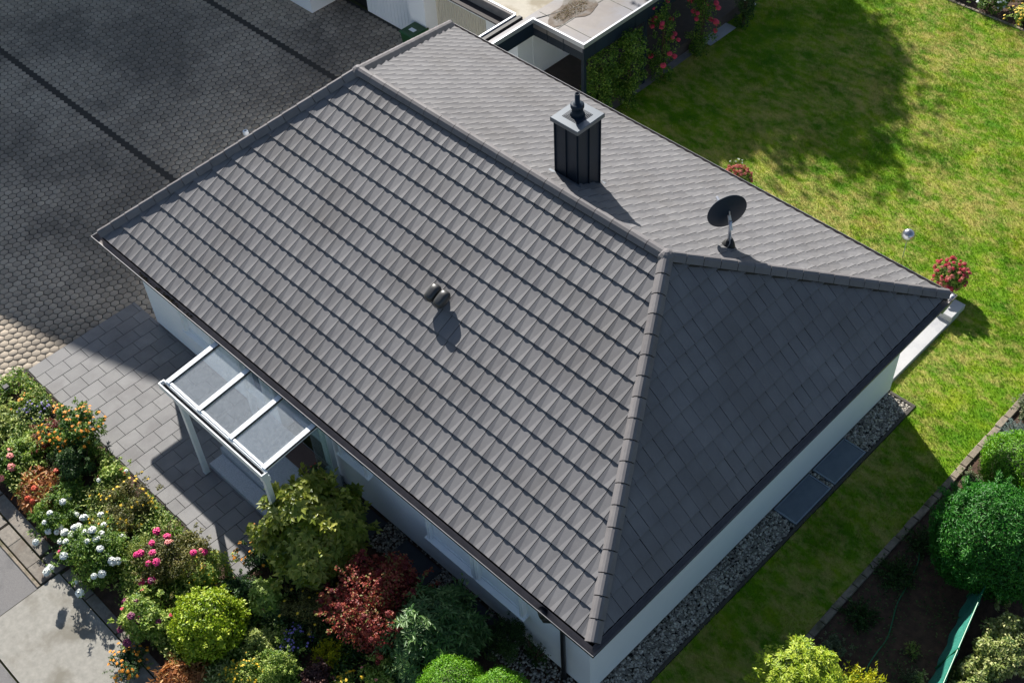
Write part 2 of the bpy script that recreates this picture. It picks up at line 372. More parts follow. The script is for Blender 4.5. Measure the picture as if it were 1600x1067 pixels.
# pebbles
def pebbles(name, n, xr, yr, avoid=(), r=(0.014, 0.03)):
    import itertools
    t = (1 + 5 ** .5) / 2
    ico = np.array([(-1, t, 0), (1, t, 0), (-1, -t, 0), (1, -t, 0), (0, -1, t), (0, 1, t), (0, -1, -t), (0, 1, -t), (t, 0, -1), (t, 0, 1), (-t, 0, -1), (-t, 0, 1)]) / 1.9
    icf = np.array([(0, 11, 5), (0, 5, 1), (0, 1, 7), (0, 7, 10), (0, 10, 11), (1, 5, 9), (5, 11, 4), (11, 10, 2), (10, 7, 6), (7, 1, 8), (3, 9, 4), (3, 4, 2), (3, 2, 6), (3, 6, 8), (3, 8, 9), (4, 9, 5), (2, 4, 11), (6, 2, 10), (8, 6, 7), (9, 8, 1)])
    x = RNG.uniform(*xr, n); y = RNG.uniform(*yr, n); keep = np.ones(n, bool)
    for (a, b_, c, d) in avoid: keep &= ~((x > a) & (x < b_) & (y > c) & (y < d))
    x = x[keep]; y = y[keep]; n = len(x)
    rr = RNG.uniform(r[0], r[1], n) * np.where(RNG.random(n) < .08, 1.5, 1)
    sc = np.stack([rr * RNG.uniform(.8, 1.3, n), rr * RNG.uniform(.8, 1.3, n), rr * RNG.uniform(.5, .8, n)], 1)
    a = RNG.uniform(0, 6.28, n); ca, sa = np.cos(a), np.sin(a)
    V = ico[None] * sc[:, None]; V = V + RNG.normal(0, .002, V.shape)
    X = V[..., 0] * ca[:, None] - V[..., 1] * sa[:, None] + x[:, None]; Y = V[..., 0] * sa[:, None] + V[..., 1] * ca[:, None] + y[:, None]
    Z = V[..., 2] + RNG.uniform(-0.012, 0.012, n)[:, None]
    V = np.stack([X, Y, Z], -1).reshape(-1, 3); F = (icf[None] + (np.arange(n) * 12)[:, None, None]).reshape(-1, 3)
    return tag(np_mesh(name, V, F, M_peb, np.repeat(RNG.random(n) ** 1.6, 12), smooth=True), kind='stuff')
pebbles('gravel', 9500, (14.6, 15.19), (-0.6, 10.4), avoid=((14.4, 15.21, 6.1, 7.38), (14.4, 15.21, 7.48, 8.68)))
pebbles('wall_gravel', 2600, (8.9, 14.6), (-0.25, 0.42), avoid=((9.5, 10.6, -.4, .4), (10.95, 12.0, -.4, .4), (12.1, 12.6, -.4, .4)))

# light well gratings
for k, (ya, yb, lb) in enumerate(((6.12, 7.36, 'dark steel light well grating in the gravel, the one nearer the downpipe corner'),
                                  (7.5, 8.66, 'dark steel light well grating in the gravel, the one nearer the sunny lawn'))):
    g = empty('light_well_grating', (14.62, ya, 0), label=lb, cat='grating', group='light well gratings along the shaded house wall')
    f = MB(); L_ = yb - ya
    f.box(0, .57, 0, .03, -.02, .035); f.box(0, .57, L_ - .03, L_, -.02, .035); f.box(0, .03, .032, L_ - .032, -.02, .035); f.box(.54, .57, .032, L_ - .032, -.02, .035)
    f.build('frame', M_grate, g)
    s_ = MB(); y = .04
    while y < L_ - .05: s_.box(.031, .539, y, y + .013, 0.0, .03); y += .027
    s_.box(.031, .539, .031, L_ - .031, -.02, -.002)
    s_.build('grid', M_grate, g)

# ---------------------------------------------------------------- grass blades
def grass():
    n = 620000
    x = RNG.uniform(2.9, 16.82, n); y = RNG.uniform(-1, 25, n)
    keep = ((y > 10.5) | (x > 15.28)) & ((x - 10.3) * (-21) + (y - 27) * (-12) > -25) & ~((y < 10.5) & (x < 15.28))
    keep &= ~((x < 3.2) & (y < 19.6)) & ~((x < 14.52) & (y < 13.58)) & ~((x < 15.28) & (y < 10.54))
    keep &= ~((x < 14.54) & (x > 14.06) & (y < 13.74))
    x = x[keep]; y = y[keep]; n = len(x)
    a = RNG.uniform(0, 6.28, n); h = RNG.uniform(.018, .045, n) * (1 + .6 * (np.sin(x * 2.1) * np.sin(y * 1.7 + x) > .5)); lean = RNG.uniform(.3, 1.3, n)
    w = RNG.uniform(.004, .009, n)
    dx = np.cos(a); dy = np.sin(a)
    p0 = np.stack([x - dy * w, y + dx * w, np.full(n, -.014)], 1); p1 = np.stack([x + dy * w, y - dx * w, np.full(n, -.014)], 1)
    p2 = np.stack([x + dx * h * lean, y + dy * h * lean, h], 1)
    V = np.stack([p0, p1, p2], 1).reshape(-1, 3); F = np.arange(3 * n).reshape(-1, 3)
    return tag(np_mesh('grass', V, F, M_lawn, np.repeat(RNG.random(n), 3)), kind='stuff')
grass()

# ================================================================== HOUSE
L, W, X1, X2, HR, EZ = 15.013, 11.0, 3.255, 3.161, 3.016, 3.0
house = empty('house', (L / 2, W / 2, 0), label='white single storey bungalow with dark grey tiled hip roof', cat='house')
def hp(o):
    o.parent = house; o.matrix_parent_inverse = Matrix.Translation((-L / 2, -W / 2, 0)); return o
A = Vector((0, 0, EZ)); B = Vector((L, 0, EZ)); C_ = Vector((L, W, EZ)); D = Vector((0, W, EZ))
R1 = Vector((X1, W / 2, EZ + HR)); R2 = Vector((L - X2, W / 2, EZ + HR))
TW = 0.262
def slope(name, P0, P1, Q1, Q0, rows):
    """tiled slope: eave P0->P1 (seen from outside, left to right), top Q0..Q1"""
    U = (P1 - P0).normalized(); Ln = (P1 - P0).length
    N = U.cross((Q0 + Q1) / 2 - P0); N.normalize(); V = N.cross(U); V.normalize()
    H = (Q0 - P0).dot(V); e = H / rows
    u0q = (Q0 - P0).dot(U); u1q = (Q1 - P0).dot(U)
    import bmesh
    vs = []; fs = []; ti = []
    nc = int(Ln / TW) + 2
    for j in range(rows):
        v0 = j * e; v1 = v0 + e + 0.03
        ul = u0q * (v0 / H) - .4; ur = Ln - (Ln - u1q) * (v0 / H) + .4
        for i in range(-1, nc):
            a = i * TW; g = 0.0062 if rows > 12 else random.choice((.002, .0035, .005, .007))
            if a + TW < ul or a > ur: continue
            jz = random.uniform(-.0025, .0025); t = 0.031 + jz * .5; c = 0.019
            B0 = (a + g, v0, t + c); B1 = (a + .105, v0, t); B2 = (a + TW - .112, v0, t); B3 = (a + TW - g, v0, t + c)
            T0 = (a + g, v1, 0.004); T1 = (a + TW - g, v1, 0.004)
            b0 = (a + g, v0 + .004, t + c - .016); b3 = (a + TW - g, v0 + .004, t + c - .016)
            b1 = (a + .105, v0 + .004, t - .016); b2 = (a + TW - .112, v0 + .004, t - .016)
            n = len(vs)
            vs += [B0, B1, B2, B3, T0, T1, b0, b1, b2, b3]
            fs += [(n, n + 1, n + 4), (n + 1, n + 2, n + 5, n + 4), (n + 2, n + 3, n + 5), (n + 6, n + 7, n + 1, n), (n + 7, n + 8, n + 2, n + 1),
                   (n + 8, n + 9, n + 3, n + 2), (n + 6, n, n + 4), (n + 9, n + 5, n + 3)]
            ti += [random.random()] * 10
    M = Matrix(((U.x, V.x, N.x, P0.x), (U.y, V.y, N.y, P0.y), (U.z, V.z, N.z, P0.z), (0, 0, 0, 1)))
    me = bpy.data.meshes.new(name); me.from_pydata(vs, [], fs)
    at = me.attributes.new('tint', 'FLOAT', 'POINT'); at.data.foreach_set('value', ti)
    bm = bmesh.new(); bm.from_mesh(me)
    for (p, q, inner) in ((Vector((0, 0, 0)), Vector((u0q, H, 0)), 1), (Vector((Ln, 0, 0)), Vector((u1q, H, 0)), -1)):
        d = (q - p).normalized(); nn = Vector((d.y, -d.x, 0)) * inner * -1     # pointing outside
        bmesh.ops.bisect_plane(bm, geom=bm.verts[:] + bm.edges[:] + bm.faces[:], plane_co=p - nn * 0.03, plane_no=nn, clear_outer=True, clear_inner=False)
    bmesh.ops.bisect_plane(bm, geom=bm.verts[:] + bm.edges[:] + bm.faces[:], plane_co=(0, H - .03, 0), plane_no=(0, 1, 0), clear_outer=True)
    bm.transform(M); bm.normal_update(); bm.to_mesh(me); bm.free()
    me.materials.append(M_tile)
    o = link_mesh(name, me); return hp(o)
o = slope('roof_slope', A, B, R2, R1, 14)
slope('roof_slope', C_, D, R1, R2, 14)
slope('roof_slope', B, C_, R2, R2, 11)
slope('roof_slope', D, A, R1, R1, 11)
# deck (solid body under the tiles)
b = MB(); zo = -0.02
vs = [A, B, C_, D, R1, R2]; vs = [Vector(v) + Vector((0, 0, zo)) for v in vs] + [Vector((v.x, v.y, EZ - .14)) for v in (A, B, C_, D)]
b.add(vs, [(0, 1, 5, 4), (2, 3, 4, 5), (1, 2, 5), (3, 0, 4), (6, 9, 8, 7), (0, 6, 7, 1), (1, 7, 8, 2), (2, 8, 9, 3), (3, 9, 6, 0)])
hp(b.build('roof_deck', M_deck))
b = MB(); b.box(.06, L - .06, .06, W - .06, EZ - .165, EZ - .145); hp(b.build('soffit', M_white))

def caps(name, P, Q, n, surf_drop, lift=0.0):
    """row of cap tiles from P (low) to Q (high)"""
    P = Vector(P); Q = Vector(Q); d = (Q - P).normalized(); s = d.cross(Vector((0, 0, 1))).normalized(); u = s.cross(d)
    b = MB(); Lc = (Q - P).length; st = Lc / n
    prof = [(-.138, -surf_drop - .01), (-.075, .062), (-.024, .094), (.024, .094), (.075, .062), (.138, -surf_drop - .01)]
    for i in range(n):
        b.tv = random.random()
        p0 = P + d * (i * st + .010); p1 = P + d * ((i + 1) * st - .008)
        k0 = 1.02; k1 = 0.985; l0 = .006 + lift; l1 = 0.0 + lift
        vs = [p0 + s * (x * k0) + u * (z * k0 + l0) for x, z in prof] + [p1 + s * (x * k1) + u * (z * k1 + l1) for x, z in prof]
        fs = [(j, j + 1, j + 7, j + 6) for j in range(5)] + [(5, 4, 3, 2, 1, 0), (6, 7, 8, 9, 10, 11)]
        b.add(vs, fs)
    o = b.build(name, M_cap); hp(o)
    b = MB(); a_ = [(-.118, -surf_drop - .08), (-.062, .048), (-.02, .08), (.02, .08), (.062, .048), (.118, -surf_drop - .08)]
    b.add([P + s * x + u * z for x, z in a_] + [Q + s * x + u * z for x, z in a_], [(j, j + 1, j + 7, j + 6) for j in range(5)] + [(5, 4, 3, 2, 1, 0), (6, 7, 8, 9, 10, 11)])
    b.build('ridge_roll', M_black, o); return o
up = Vector((0, 0, .035))
caps('ridge_cap', R1 + up + Vector((.05, 0, 0)), R2 + up, 20, .02)
caps('hip_cap', A + up, R1 + up, 18, .03); caps('hip_cap', B + up, R2 + up, 18, .03)
caps('hip_cap', C_ + up, R2 + up, 18, .03); caps('hip_cap', D + up, R1 + up, 18, .03)
for Rp in (R1, R2):
    b = MB(); b.lathe([(.17, -.06), (.15, .02), (.10, .075), (.05, .105), (.01, .11)], tuple(Rp + up), 9); hp(b.build('hip_junction_cap', M_cap))

# gutters: trough with light lip, all four eaves (one mesh per eave)
def gutter_side(P, Q, nrm, name='gutter'):
    # mitred: profile points (outset, z)
    P = Vector(P); Q = Vector(Q); d = (Q - P).normalized(); nrm = Vector(nrm)
    prof = [(-.01, 0.0), (.0, -.06), (.03, -.105), (.075, -.12), (.12, -.105), (.145, -.06), (.15, .0)]
    thick = [(x + (0.008 if x > .07 else -.004), z - .008) for x, z in prof]
    zb = EZ - .035
    def pt(base, o, z, sgn): return base + nrm * o + d * (o * sgn) + Vector((0, 0, zb - base.z + z))
    b = MB(); vs = [pt(P, o, z, -1) for o, z in prof] + [pt(Q, o, z, 1) for o, z in prof]; k = len(prof)
    b.add(vs, [(i, i + k, i + k + 1, i + 1) for i in range(k - 1)])
    g = hp(b.build(name, M_gutin))
    b = MB(); vs = [pt(P, o, z, -1) for o, z in thick] + [pt(Q, o, z, 1) for o, z in thick]
    b.add(vs, [(i + 1, i + k + 1, i + k, i) for i in range(k - 1)])
    s = b.build('gutter_shell', M_gut, g)
    b = MB(); lp = [(.148, -.004), (.148, .006), (.160, .006), (.160, -.004)]
    vs = [pt(P, o, z, -1) for o, z in lp] + [pt(Q, o, z, 1) for o, z in lp]
    b.add(vs, [(0, 1, 5, 4), (1, 2, 6, 5), (2, 3, 7, 6), (3, 0, 4, 7), (3, 2, 1, 0), (4, 5, 6, 7)])
    b.build('gutter_lip', M_lip, g)
    return g
gutter_side(A, B, (0, -1, 0)); gutter_side(B, C_, (1, 0, 0)); gutter_side(C_, D, (0, 1, 0)); gutter_side(D, A, (-1, 0, 0))
# leaf litter in the front gutter: small debris
b = MB()
for k in range(46):
    x = random.gauss(2.9, .35) if k < 26 else random.gauss(2.0, .6) ; x = max(.5, x); y = -.075 + random.uniform(-.035, .035); z = EZ - .12
    r = random.uniform(.015, .035); b.tv = random.random()
    b.lathe([(r * .5, 0), (r, r * .3), (r * .6, r * .8)], (x, y, z), 5)
tag(hp(b.build('gutter_leaf_litter', surf('leaf_litter', lin(46, 40, 30), lin(90, 84, 60), rough=1, scale=30, tintmix=.5))), kind='stuff')
# outlet + downpipe at the near corner
b = MB(); b.lathe([(.06, EZ - .32), (.075, EZ - .26), (.09, EZ - .15), (.09, EZ - .1)], (13.93, -.075, 0), 14)
b.tube([(13.93, -.075, EZ - .3), (13.95, -.06, EZ - .42), (14.0, .2, EZ - .72), (14.02, .31, EZ - .85), (14.02, .32, 0.0)], .05, 12)
dp = hp(b.build('downpipe', M_gut, None, True))
b = MB(); b.lathe([(.055, EZ - .15), (.055, EZ - .143)], (13.93, -.075, 0), 16); b.build('gutter_outlet', M_black, dp)
b = MB(); b.tube([(14.25, 10.75, EZ - .2), (14.25, 10.6, EZ - .5), (14.25, 10.52, EZ - .8), (14.25, 10.52, 0)], .045, 10); hp(b.build('downpipe', M_gut, None, True))
b = MB(); b.tube([(L + .1, W + .1, EZ - .03), (L + .06, W + .02, EZ - .3), (L + .02, W - .1, EZ - .45)], .05, 10); hp(b.build('gutter_corner_bend', M_zinc, None, True))

# walls with door recess (front wall y=.402), wall x .402..L-.402
O = .402; zb = .09
wl_ = MB()
x0, x1_, y0, y1 = O, L - O, O, 10.45
dx0, dx1 = 5.35, 6.9
wl_.box(x0, dx0, y0, y0 + .3, zb, EZ - .15); wl_.box(dx1, x1_, y0, y0 + .3, zb, EZ - .15)
wl_.box(x0, x0 + .3, y0 + .3, y1, zb, EZ - .15); wl_.box(x1_ - .3, x1_, y0 + .3, y1, zb, EZ - .15); wl_.box(x0 + .3, x1_ - .3, y1 - .3, y1, zb, EZ - .15)
wl_.box(dx0, dx1, y0, y0 + .3, 2.45, EZ - .15)
hp(wl_.build('wall', M_wall))
b = MB(); b.box(x0 + .04, dx0, y0 + .04, y0 + .28, -.1, zb); b.box(dx1, x1_ - .04, y0 + .04, y0 + .28, -.1, zb)
b.box(x0 + .04, x0 + .28, y0 + .28, y1 - .04, -.1, zb); b.box(x1_ - .28, x1_ - .02, y0 + .28, y1 - .04, -.1, zb)
hp(b.build('plinth', M_plinth))
# entrance recess
b = MB(); b.box(dx0 - .06, dx0, y0 + .3, y0 + 1.1, .3, 2.6); b.box(dx1, dx1 + .06, y0 + .3, y0 + 1.1, .3, 2.6); b.box(dx0, dx1, y0 + .3, y0 + 1.1, .2, .302)
hp(b.build('entrance_recess', M_wall))
dr = MB(); dr.box(dx0, dx1, y0 + 1.0, y0 + 1.05, .302, 2.6); dr = hp(dr.build('front_door', M_anth))  # dark door colour stands in for the shade at the recess back
b = MB(); b.box(dx0 + .9, dx0 + .93, y0 + .94, y0 + .998, 1.1, 1.6); b.build('handle', M_zinc, dr)
b = MB(); b.box(dx0 + .25, dx0 + .7, y0 + .985, y0 + .998, .9, 2.2); b.build('door_pane', M_pane, dr)

# windows with closed white roller shutters
def window(xa, xb, za, zt, n_post=2, shutter=True):
    b = MB(); yw = y0
    for xx in (xa, xb - .09): b.box(xx, xx + .09, yw - .12, yw - .001, za - .03, zt); b.box(xx + .035, xx + .055, yw - .135, yw - .121, za - .03, zt)
    b.box(xa + .09, xb - .09, yw - .05, yw - .001, zt - .09, zt); b.box(xa + .09, xb - .09, yw - .05, yw - .001, za, za + .05)
    w = hp(b.build('window', M_white))
    b = MB(); b.add([(xa - .05, yw - .001, za - .0), (xb + .05, yw - .001, za), (xb + .05, yw - .16, za - .035), (xa - .05, yw - .16, za - .035),
                     (xa - .05, yw - .001, za - .05), (xb + .05, yw - .001, za - .05), (xb + .05, yw - .16, za - .06), (xa - .05, yw - .16, za - .06)],
                    [(3, 2, 1, 0), (4, 5, 6, 7), (0, 4, 7, 3), (1, 2, 6, 5), (2, 3, 7, 6)]); b.build('sill', M_white, w)
    if shutter:
        b = MB(); z = za + .05
        while z < zt - .1: b.box(xa + .092, xb - .092, yw - .03, yw - .002, z, z + .046, .004); z += .05
        b.build('roller_shutter', M_white, w)
    else:
        b = MB(); b.box(xa + .092, xb - .092, yw - .02, yw - .004, za + .05, zt - .09); b.build('pane', M_pane, w)
    return w
window(10.38, 11.72, 1.12, 2.4); window(11.74, 13.02, 1.12, 2.4); window(2.12, 3.4, 1.15, 2.4); window(7.75, 8.65, 1.5, 2.4, shutter=False)
window(4.55, 5.2, 1.0, 2.4, shutter=False)
# house number lamp by the door
b = MB(); b.box(7.05, 7.15, y0 - .1, y0 - .001, 1.9, 2.12); hp(b.build('wall_lamp', M_black))

# entrance platform and steps
st = empty('entrance_steps', (6.2, -.4, 0), label='speckled grey granite entrance steps under the glass canopy', cat='steps')
def loc(b, o):  # shift mesh to parent-local
    c = o.location; b.v = [(v[0] - c.x, v[1] - c.y, v[2] - c.z) for v in b.v]; return b
b = MB(); b.box(4.92, 7.45, -1.33, -.96, .0, .15, .008); loc(b, st).build('lower_step', M_granite, st)
b = MB(); b.box(4.86, 7.45, -.95, .4, .0, .30, .008); loc(b, st).build('platform', M_granite, st)
b = MB(); b.box(5.98, 7.0, -.12, .38, .301, .318, .004)
dm = b.build('doormat', M_mat); tag(dm, 'reddish brown doormat on the granite platform by the entrance', 'doormat')

# glass canopy
cp = empty('entrance_canopy', (6.1, -1.4, 0), label='white aluminium canopy with three glass panes over the entrance', cat='canopy')
xr = [4.55, 5.63, 6.69, 7.76]; zf, zbk = 2.62, 2.80
b = MB(); b.box(4.40, 7.88, -1.56, -1.535, 2.50, 2.66); b.box(4.40, 7.88, -1.44, -1.415, 2.50, 2.66); b.box(4.425, 7.855, -1.535, -1.44, 2.50, 2.53)
b.box(4.40, 4.425, -1.535, -1.44, 2.50, 2.66); b.box(7.855, 7.88, -1.535, -1.44, 2.50, 2.66)
loc(b, cp).build('gutter_beam', M_alu, cp)
b = MB(); b.box(4.427, 7.853, -1.533, -1.442, 2.532, 2.55); loc(b, cp).build('gutter_channel', M_black, cp)
for x in xr:
    b = MB(); b.bar((x, -1.42, zf + .03), (x, .395, zbk + .03), .11, .10); r_ = loc(b, cp).build('rafter', M_alu, cp)
    b = MB(); b.bar((x + .066, -1.40, zf + .055), (x + .066, .39, zbk + .055), .014, .03); loc(b, cp).build('rubber_seal', M_black, r_)
for i in range(3):
    xa, xb = xr[i] + .057, xr[i + 1] - .057
    def zg(y): return zf + .04 + (y + 1.42) / 1.815 * (zbk - zf)
    b = MB(); b.add([(xa, -1.36, zg(-1.36)), (xb, -1.36, zg(-1.36)), (xb, .39, zg(.39)), (xa, .39, zg(.39)),
                     (xa, -1.36, zg(-1.36) - .01), (xb, -1.36, zg(-1.36) - .01), (xb, .39, zg(.39) - .01), (xa, .39, zg(.39) - .01)],
                    [(0, 1, 2, 3), (7, 6, 5, 4), (0, 4, 5, 1), (1, 5, 6, 2), (2, 6, 7, 3), (3, 7, 4, 0)])
    loc(b, cp).build('glass_pane', M_glass, cp)
    b = MB(); b.bar((xa, -1.385, zg(-1.38) + .005), (xb, -1.385, zg(-1.38) + .005), .05, .03); loc(b, cp).build('pane_bar', M_alu, cp)
b = MB(); b.box(4.5, 7.8, .345, .4, 2.70, 2.85); loc(b, cp).build('wall_beam', M_alu, cp)
for (x, y, zt) in ((4.96, -1.46, 2.50), (7.80, -1.46, 2.50), (7.42, .28, 2.72), (4.42, .30, 2.72)):
    b = MB(); b.box(x - .055, x + .055, y - .055, y + .055, 0.012 if x < 7.9 and y < 0 and x < 7.5 else -.02, zt)
    if y < 0: b.box(x - .075, x + .075, y - .075, y + .075, zt - .14, zt - .002)
    b.box(x - .06, x + .06, y - .06, y + .06, .0, .03)
    loc(b, cp).build('post', M_alu, cp)
b = MB(); b.box(7.43, 7.45, -.1, .22, .4, 2.2); loc(b, cp).build('side_screen', M_pglass, cp)

# chimney
ch = empty('chimney', (8.72, 6.5, 4.9), label='black metal clad chimney with flue pipe on the rear roof slope', cat='chimney')
cx0, cx1, cy0, cy1 = 8.42, 9.02, 6.2, 6.86; CT = 6.93
b = MB(); b.box(cx0, cx1, cy0, cy1, 4.9, CT); loc(b, ch).build('cladding', M_anth, ch)
b = MB()
for x in (cx0 + .01, cx0 + .3, cx1 - .01):
    b.box(x - .01, x + .01, cy0 - .028, cy0 - .001, 5.0, CT - .01); b.box(x - .01, x + .01, cy1 + .001, cy1 + .028, 5.0, CT - .01)
for y in (cy0 + .012, cy0 + .33, cy1 - .012):
    b.box(cx1 + .001, cx1 + .028, y - .01, y + .01, 5.0, CT - .01); b.box(cx0 - .028, cx0 - .001, y - .01, y + .01, 5.0, CT - .01)
loc(b, ch).build('standing_seams', M_anth, ch)
b = MB(); b.box(cx0 - .06, cx1 + .06, cy0 - .06, cy1 + .06, CT, CT + .09, .01); loc(b, ch).build('cap_plate', M_anthl, ch)
b = MB()
for k in range(5):
    q = .21 - k * .028; b.box(8.72 - q, 8.72 + q, 6.53 - q, 6.53 + q, CT + .091 + k * .008, CT + .098 + k * .008)
fl = loc(b, ch).build('flue_base', M_anth, ch)
b = MB(); b.lathe([(.15, .12), (.12, .17), (.105, .28), (.135, .29), (.135, .35), (.11, .37), (.052, .375), (.05, .60), (.04, .60), (.04, .45)], (8.72, 6.53, CT), 18)
loc(b, ch).build('flue_pipe', M_anth, ch, True)
b = MB(); b.box(cx0 - .12, cx1 + .12, cy0 - .14, cy0 - .03, 5.63, 5.70); b.box(cx0 - .08, cx1 + .09, cy0 - .06, cy1 + .10, 5.2, 5.26)
loc(b, ch).build('flashing', M_anthl, ch)

# satellite dish on mast
ds = empty('satellite_dish', (11.93, 7.35, 5.0), label='dark grey satellite dish on a short mast above the hip ridge', cat='satellite dish')
b = MB(); b.tube([(0, 0, -.02), (0, 0, .66)], .028, 10); b.build('mast', M_zinc, ds, True)
b = MB(); b.lathe([(.15, -.05), (.14, .04), (.10, .12), (.045, .19)], (0, 0, 0), 12, Matrix.Rotation(rad(-20), 3, 'X')); b.build('mast_boot', M_black, ds, True)
dn = Vector((-.85, .50, .10)).normalized()     # dish looks away from the camera
Q = dn.to_track_quat('Z', 'Y').to_matrix(); dc = Vector((-.12, .07, .73))
prof = [(r, .07 * (r / .40) ** 2) for r in (0.001, .08, .16, .24, .31, .37, .41, .43)]
b = MB(); n = 36; vs = []; fs = []
for off in (0, -.012):
    for (r, z) in prof:
        for k in range(n):
            t = 2 * math.pi * k / n; vs.append(Q @ Vector((r * .93 * math.cos(t), r * math.sin(t), z + off)) + dc)
m_ = len(prof) * n
for i in range(len(prof) - 1):
    for k in range(n):
        k2 = (k + 1) % n; fs.append((i * n + k, i * n + k2, (i + 1) * n + k2, (i + 1) * n + k)); fs.append((m_ + i * n + k, m_ + (i + 1) * n + k, m_ + (i + 1) * n + k2, m_ + i * n + k2))
i = len(prof) - 1
for k in range(n): k2 = (k + 1) % n; fs.append((i * n + k, i * n + k2, m_ + i * n + k2, m_ + i * n + k))
b.add(vs, fs); b.build('reflector', M_anth, ds, True)
b = MB(); b.bar((0.03, 0, .45), dc - dn * .03, .05, .05); b.bar((0.05, -.01, .24), dc - dn * .03 + Vector((0, 0, .10)), .02, .03); b.bar((-.03, -.01, .58), dc - dn * .03 - Vector((0, 0, .12)), .02, .03); b.build('bracket', M_zinc, ds)
lnb = dc + dn * .48 + Vector((0, 0, -.12)); ft = dc + Q @ Vector((0, -.38, .06))
if ft.z > dc.z: ft = dc + Q @ Vector((0, .38, .06))
b = MB(); b.tube([ft, lnb], .014, 8); b.lathe([(.03, 0), (.035, .1), (.02, .12)], tuple(lnb), 10, Q); b.build('feed_arm', M_zinc, ds)
b = MB(); b.tube([(0.03, -.02, .35), (.09, -.08, .2), (.05, -.1, .06), (.02, -.05, -.02)], .008, 6); b.build('cable', M_pvc, ds, True)

# double vent cowl on the front slope
vt = empty('roof_vent', (8.5, 2.86, 4.57), label='dark double cowl roof vent on the sunlit front slope', cat='roof vent')
tl = math.atan2(HR, 5.5)
Rv = Matrix.Rotation(tl, 3, 'X')
b = MB()
b.lathe([(.15, -.05), (.14, .04), (.12, .07), (.12, .13)], (0, 0, 0), 14); b.build('vent_base', M_anth, vt, True)
for s_ in (-1, 1):
    b = MB(); n = 20; vs = []; fs = []
    pr = [(.05, .11), (.095, .14), (.105, .19), (.10, .25), (.075, .285), (.03, .295)]
    for (r, z) in pr:
        for k in range(n):
            t = 2 * math.pi * k / n; cx = math.copysign(abs(math.cos(t)) ** .6, math.cos(t)); cy = math.copysign(abs(math.sin(t)) ** .6, math.sin(t))
            vs.append(Rv @ Vector((cx * r * 1.1 + s_ * .128, cy * r * 1.85, z * 1.08)))
    for i in range(len(pr) - 1):
        for k in range(n): k2 = (k + 1) % n; fs.append((i * n + k, i * n + k2, (i + 1) * n + k2, (i + 1) * n + k))
    fs.append(tuple(range(n))[::-1]); fs.append(tuple(range((len(pr) - 1) * n, len(pr) * n)))
    b.add(vs, fs); b.build('vent_cowl', M_ventcap, vt, True)

# terrace slab and step at the far right corner
tr = MB(); tr.box(7.0, 14.5, 10.46, 13.55, -.1, .1, .01)
tag(tr.build('terrace', M_terr), kind='structure')
b = MB(); b.box(14.08, 14.52, 13.12, 13.72, .101, .26, .012)
tag(b.build('stone_step', M_terr), 'pale stone block on the terrace end under the far roof corner', 'step')

# ================================================================== GARAGE
ga = empty('garage', (-1.5, 14, 0), label='white flat roofed garage with cream ribbed door behind the house', cat='garage')
def gb(b, name, mat, par=None, sm=False):
    return loc(b, ga).build(name, mat, par or ga, sm)
b = MB(); b.box(-6.0, -3.45, 12.8, 20, 0, 2.4); b.box(-3.45, -2.75, 12.42, 20, 0, 2.4); b.box(-2.75, -.55, 12.85, 20, 1.95, 2.4)
b.box(-.55, .69, 12.8, 20, 0, 2.4)
gb(b, 'wall', M_wall)
b = MB(); x = -2.75
while x < -.57: b.box(x, x + .075, 12.88, 12.9, 0, 1.95); b.box(x + .078, x + .1, 12.86, 12.9, 0, 1.95); x += .1
gb(b, 'ribbed_door', M_rib)
b = MB(); x = -5.95
while x < -3.5: b.box(x, x + .012, 12.786, 12.799, .05, 2.3); x += .16
gb(b, 'wall_ribs', M_white)
b = MB(); b.box(-7.2, .62, 12.42, 12.72, 2.40, 2.44); gb(b, 'roof_eave_strip', surf('dark_eave', lin(52, 46, 46), rough=.8))
b = MB(); b.box(-7.2, .62, 12.722, 12.83, 2.40, 2.70, .01); gb(b, 'parapet', M_path)
b = MB(); b.box(-7.2, .64, 12.80, 12.86, 2.701, 2.715); gb(b, 'parapet_trim', M_zinc)
b = MB(); b.box(-7.2, .905, 12.86, 22, 2.40, 2.62); gb(b, 'flat_roof', M_flatb)
b = MB(); b.box(-7.2, -6.02, 12.9, 20, 0, 2.39); gb(b, 'opening_shade_block', M_black)  # solid black block stands in for the shade inside the open bay
b = MB(); b.box(-9.4, -7.25, 11.55, 20, 0, 2.5); gb(b, 'side_wall', M_wall)
# bluish gutter and black channel between the roofs
b = MB(); b.box(.63, .70, 11.0, 12.80, 2.55, 2.72, .01); gb(b, 'gutter', M_zinc)
b = MB(); b.box(.73, .86, 11.0, 12.88, 2.52, 2.69, .01); gb(b, 'channel_cover', M_black)

cpo = empty('carport', (2, 15, 0), label='dark clad flat carport roof with pale metal edge beside the lawn', cat='carport')
def cb(b, name, mat, par=None, sm=False):
    return loc(b, cpo).build(name, mat, par or cpo, sm)
b = MB(); b.box(.91, 3.0, 12.95, 22, 2.45, 2.64); b.box(.91, 1.15, 10.8, 12.95, 2.45, 2.64)
cb(b, 'roof_membrane', M_flat)
b = MB(); b.box(1.14, 1.20, 10.8, 12.94, 2.60, 2.73); b.box(1.14, 3.0, 12.94, 13.0, 2.60, 2.73); b.box(3.0, 3.06, 12.94, 22, 2.60, 2.73)
cb(b, 'roof_edge', M_zinc)
b = MB()
b.box(1.15, 1.19, 10.8, 12.95, 2.20, 2.599); b.box(1.15, 3.01, 12.955, 12.995, 2.20, 2.599); b.box(3.01, 3.05, 12.955, 22, 2.20, 2.599)
y = 13.4
while y < 21.5: b.box(3.052, 3.062, y, y + .02, 2.2, 2.59); y += .55
for x in (1.7, 2.3): b.box(x, x + .02, 12.94, 12.953, 2.2, 2.59)
cb(b, 'cladding', M_anth)
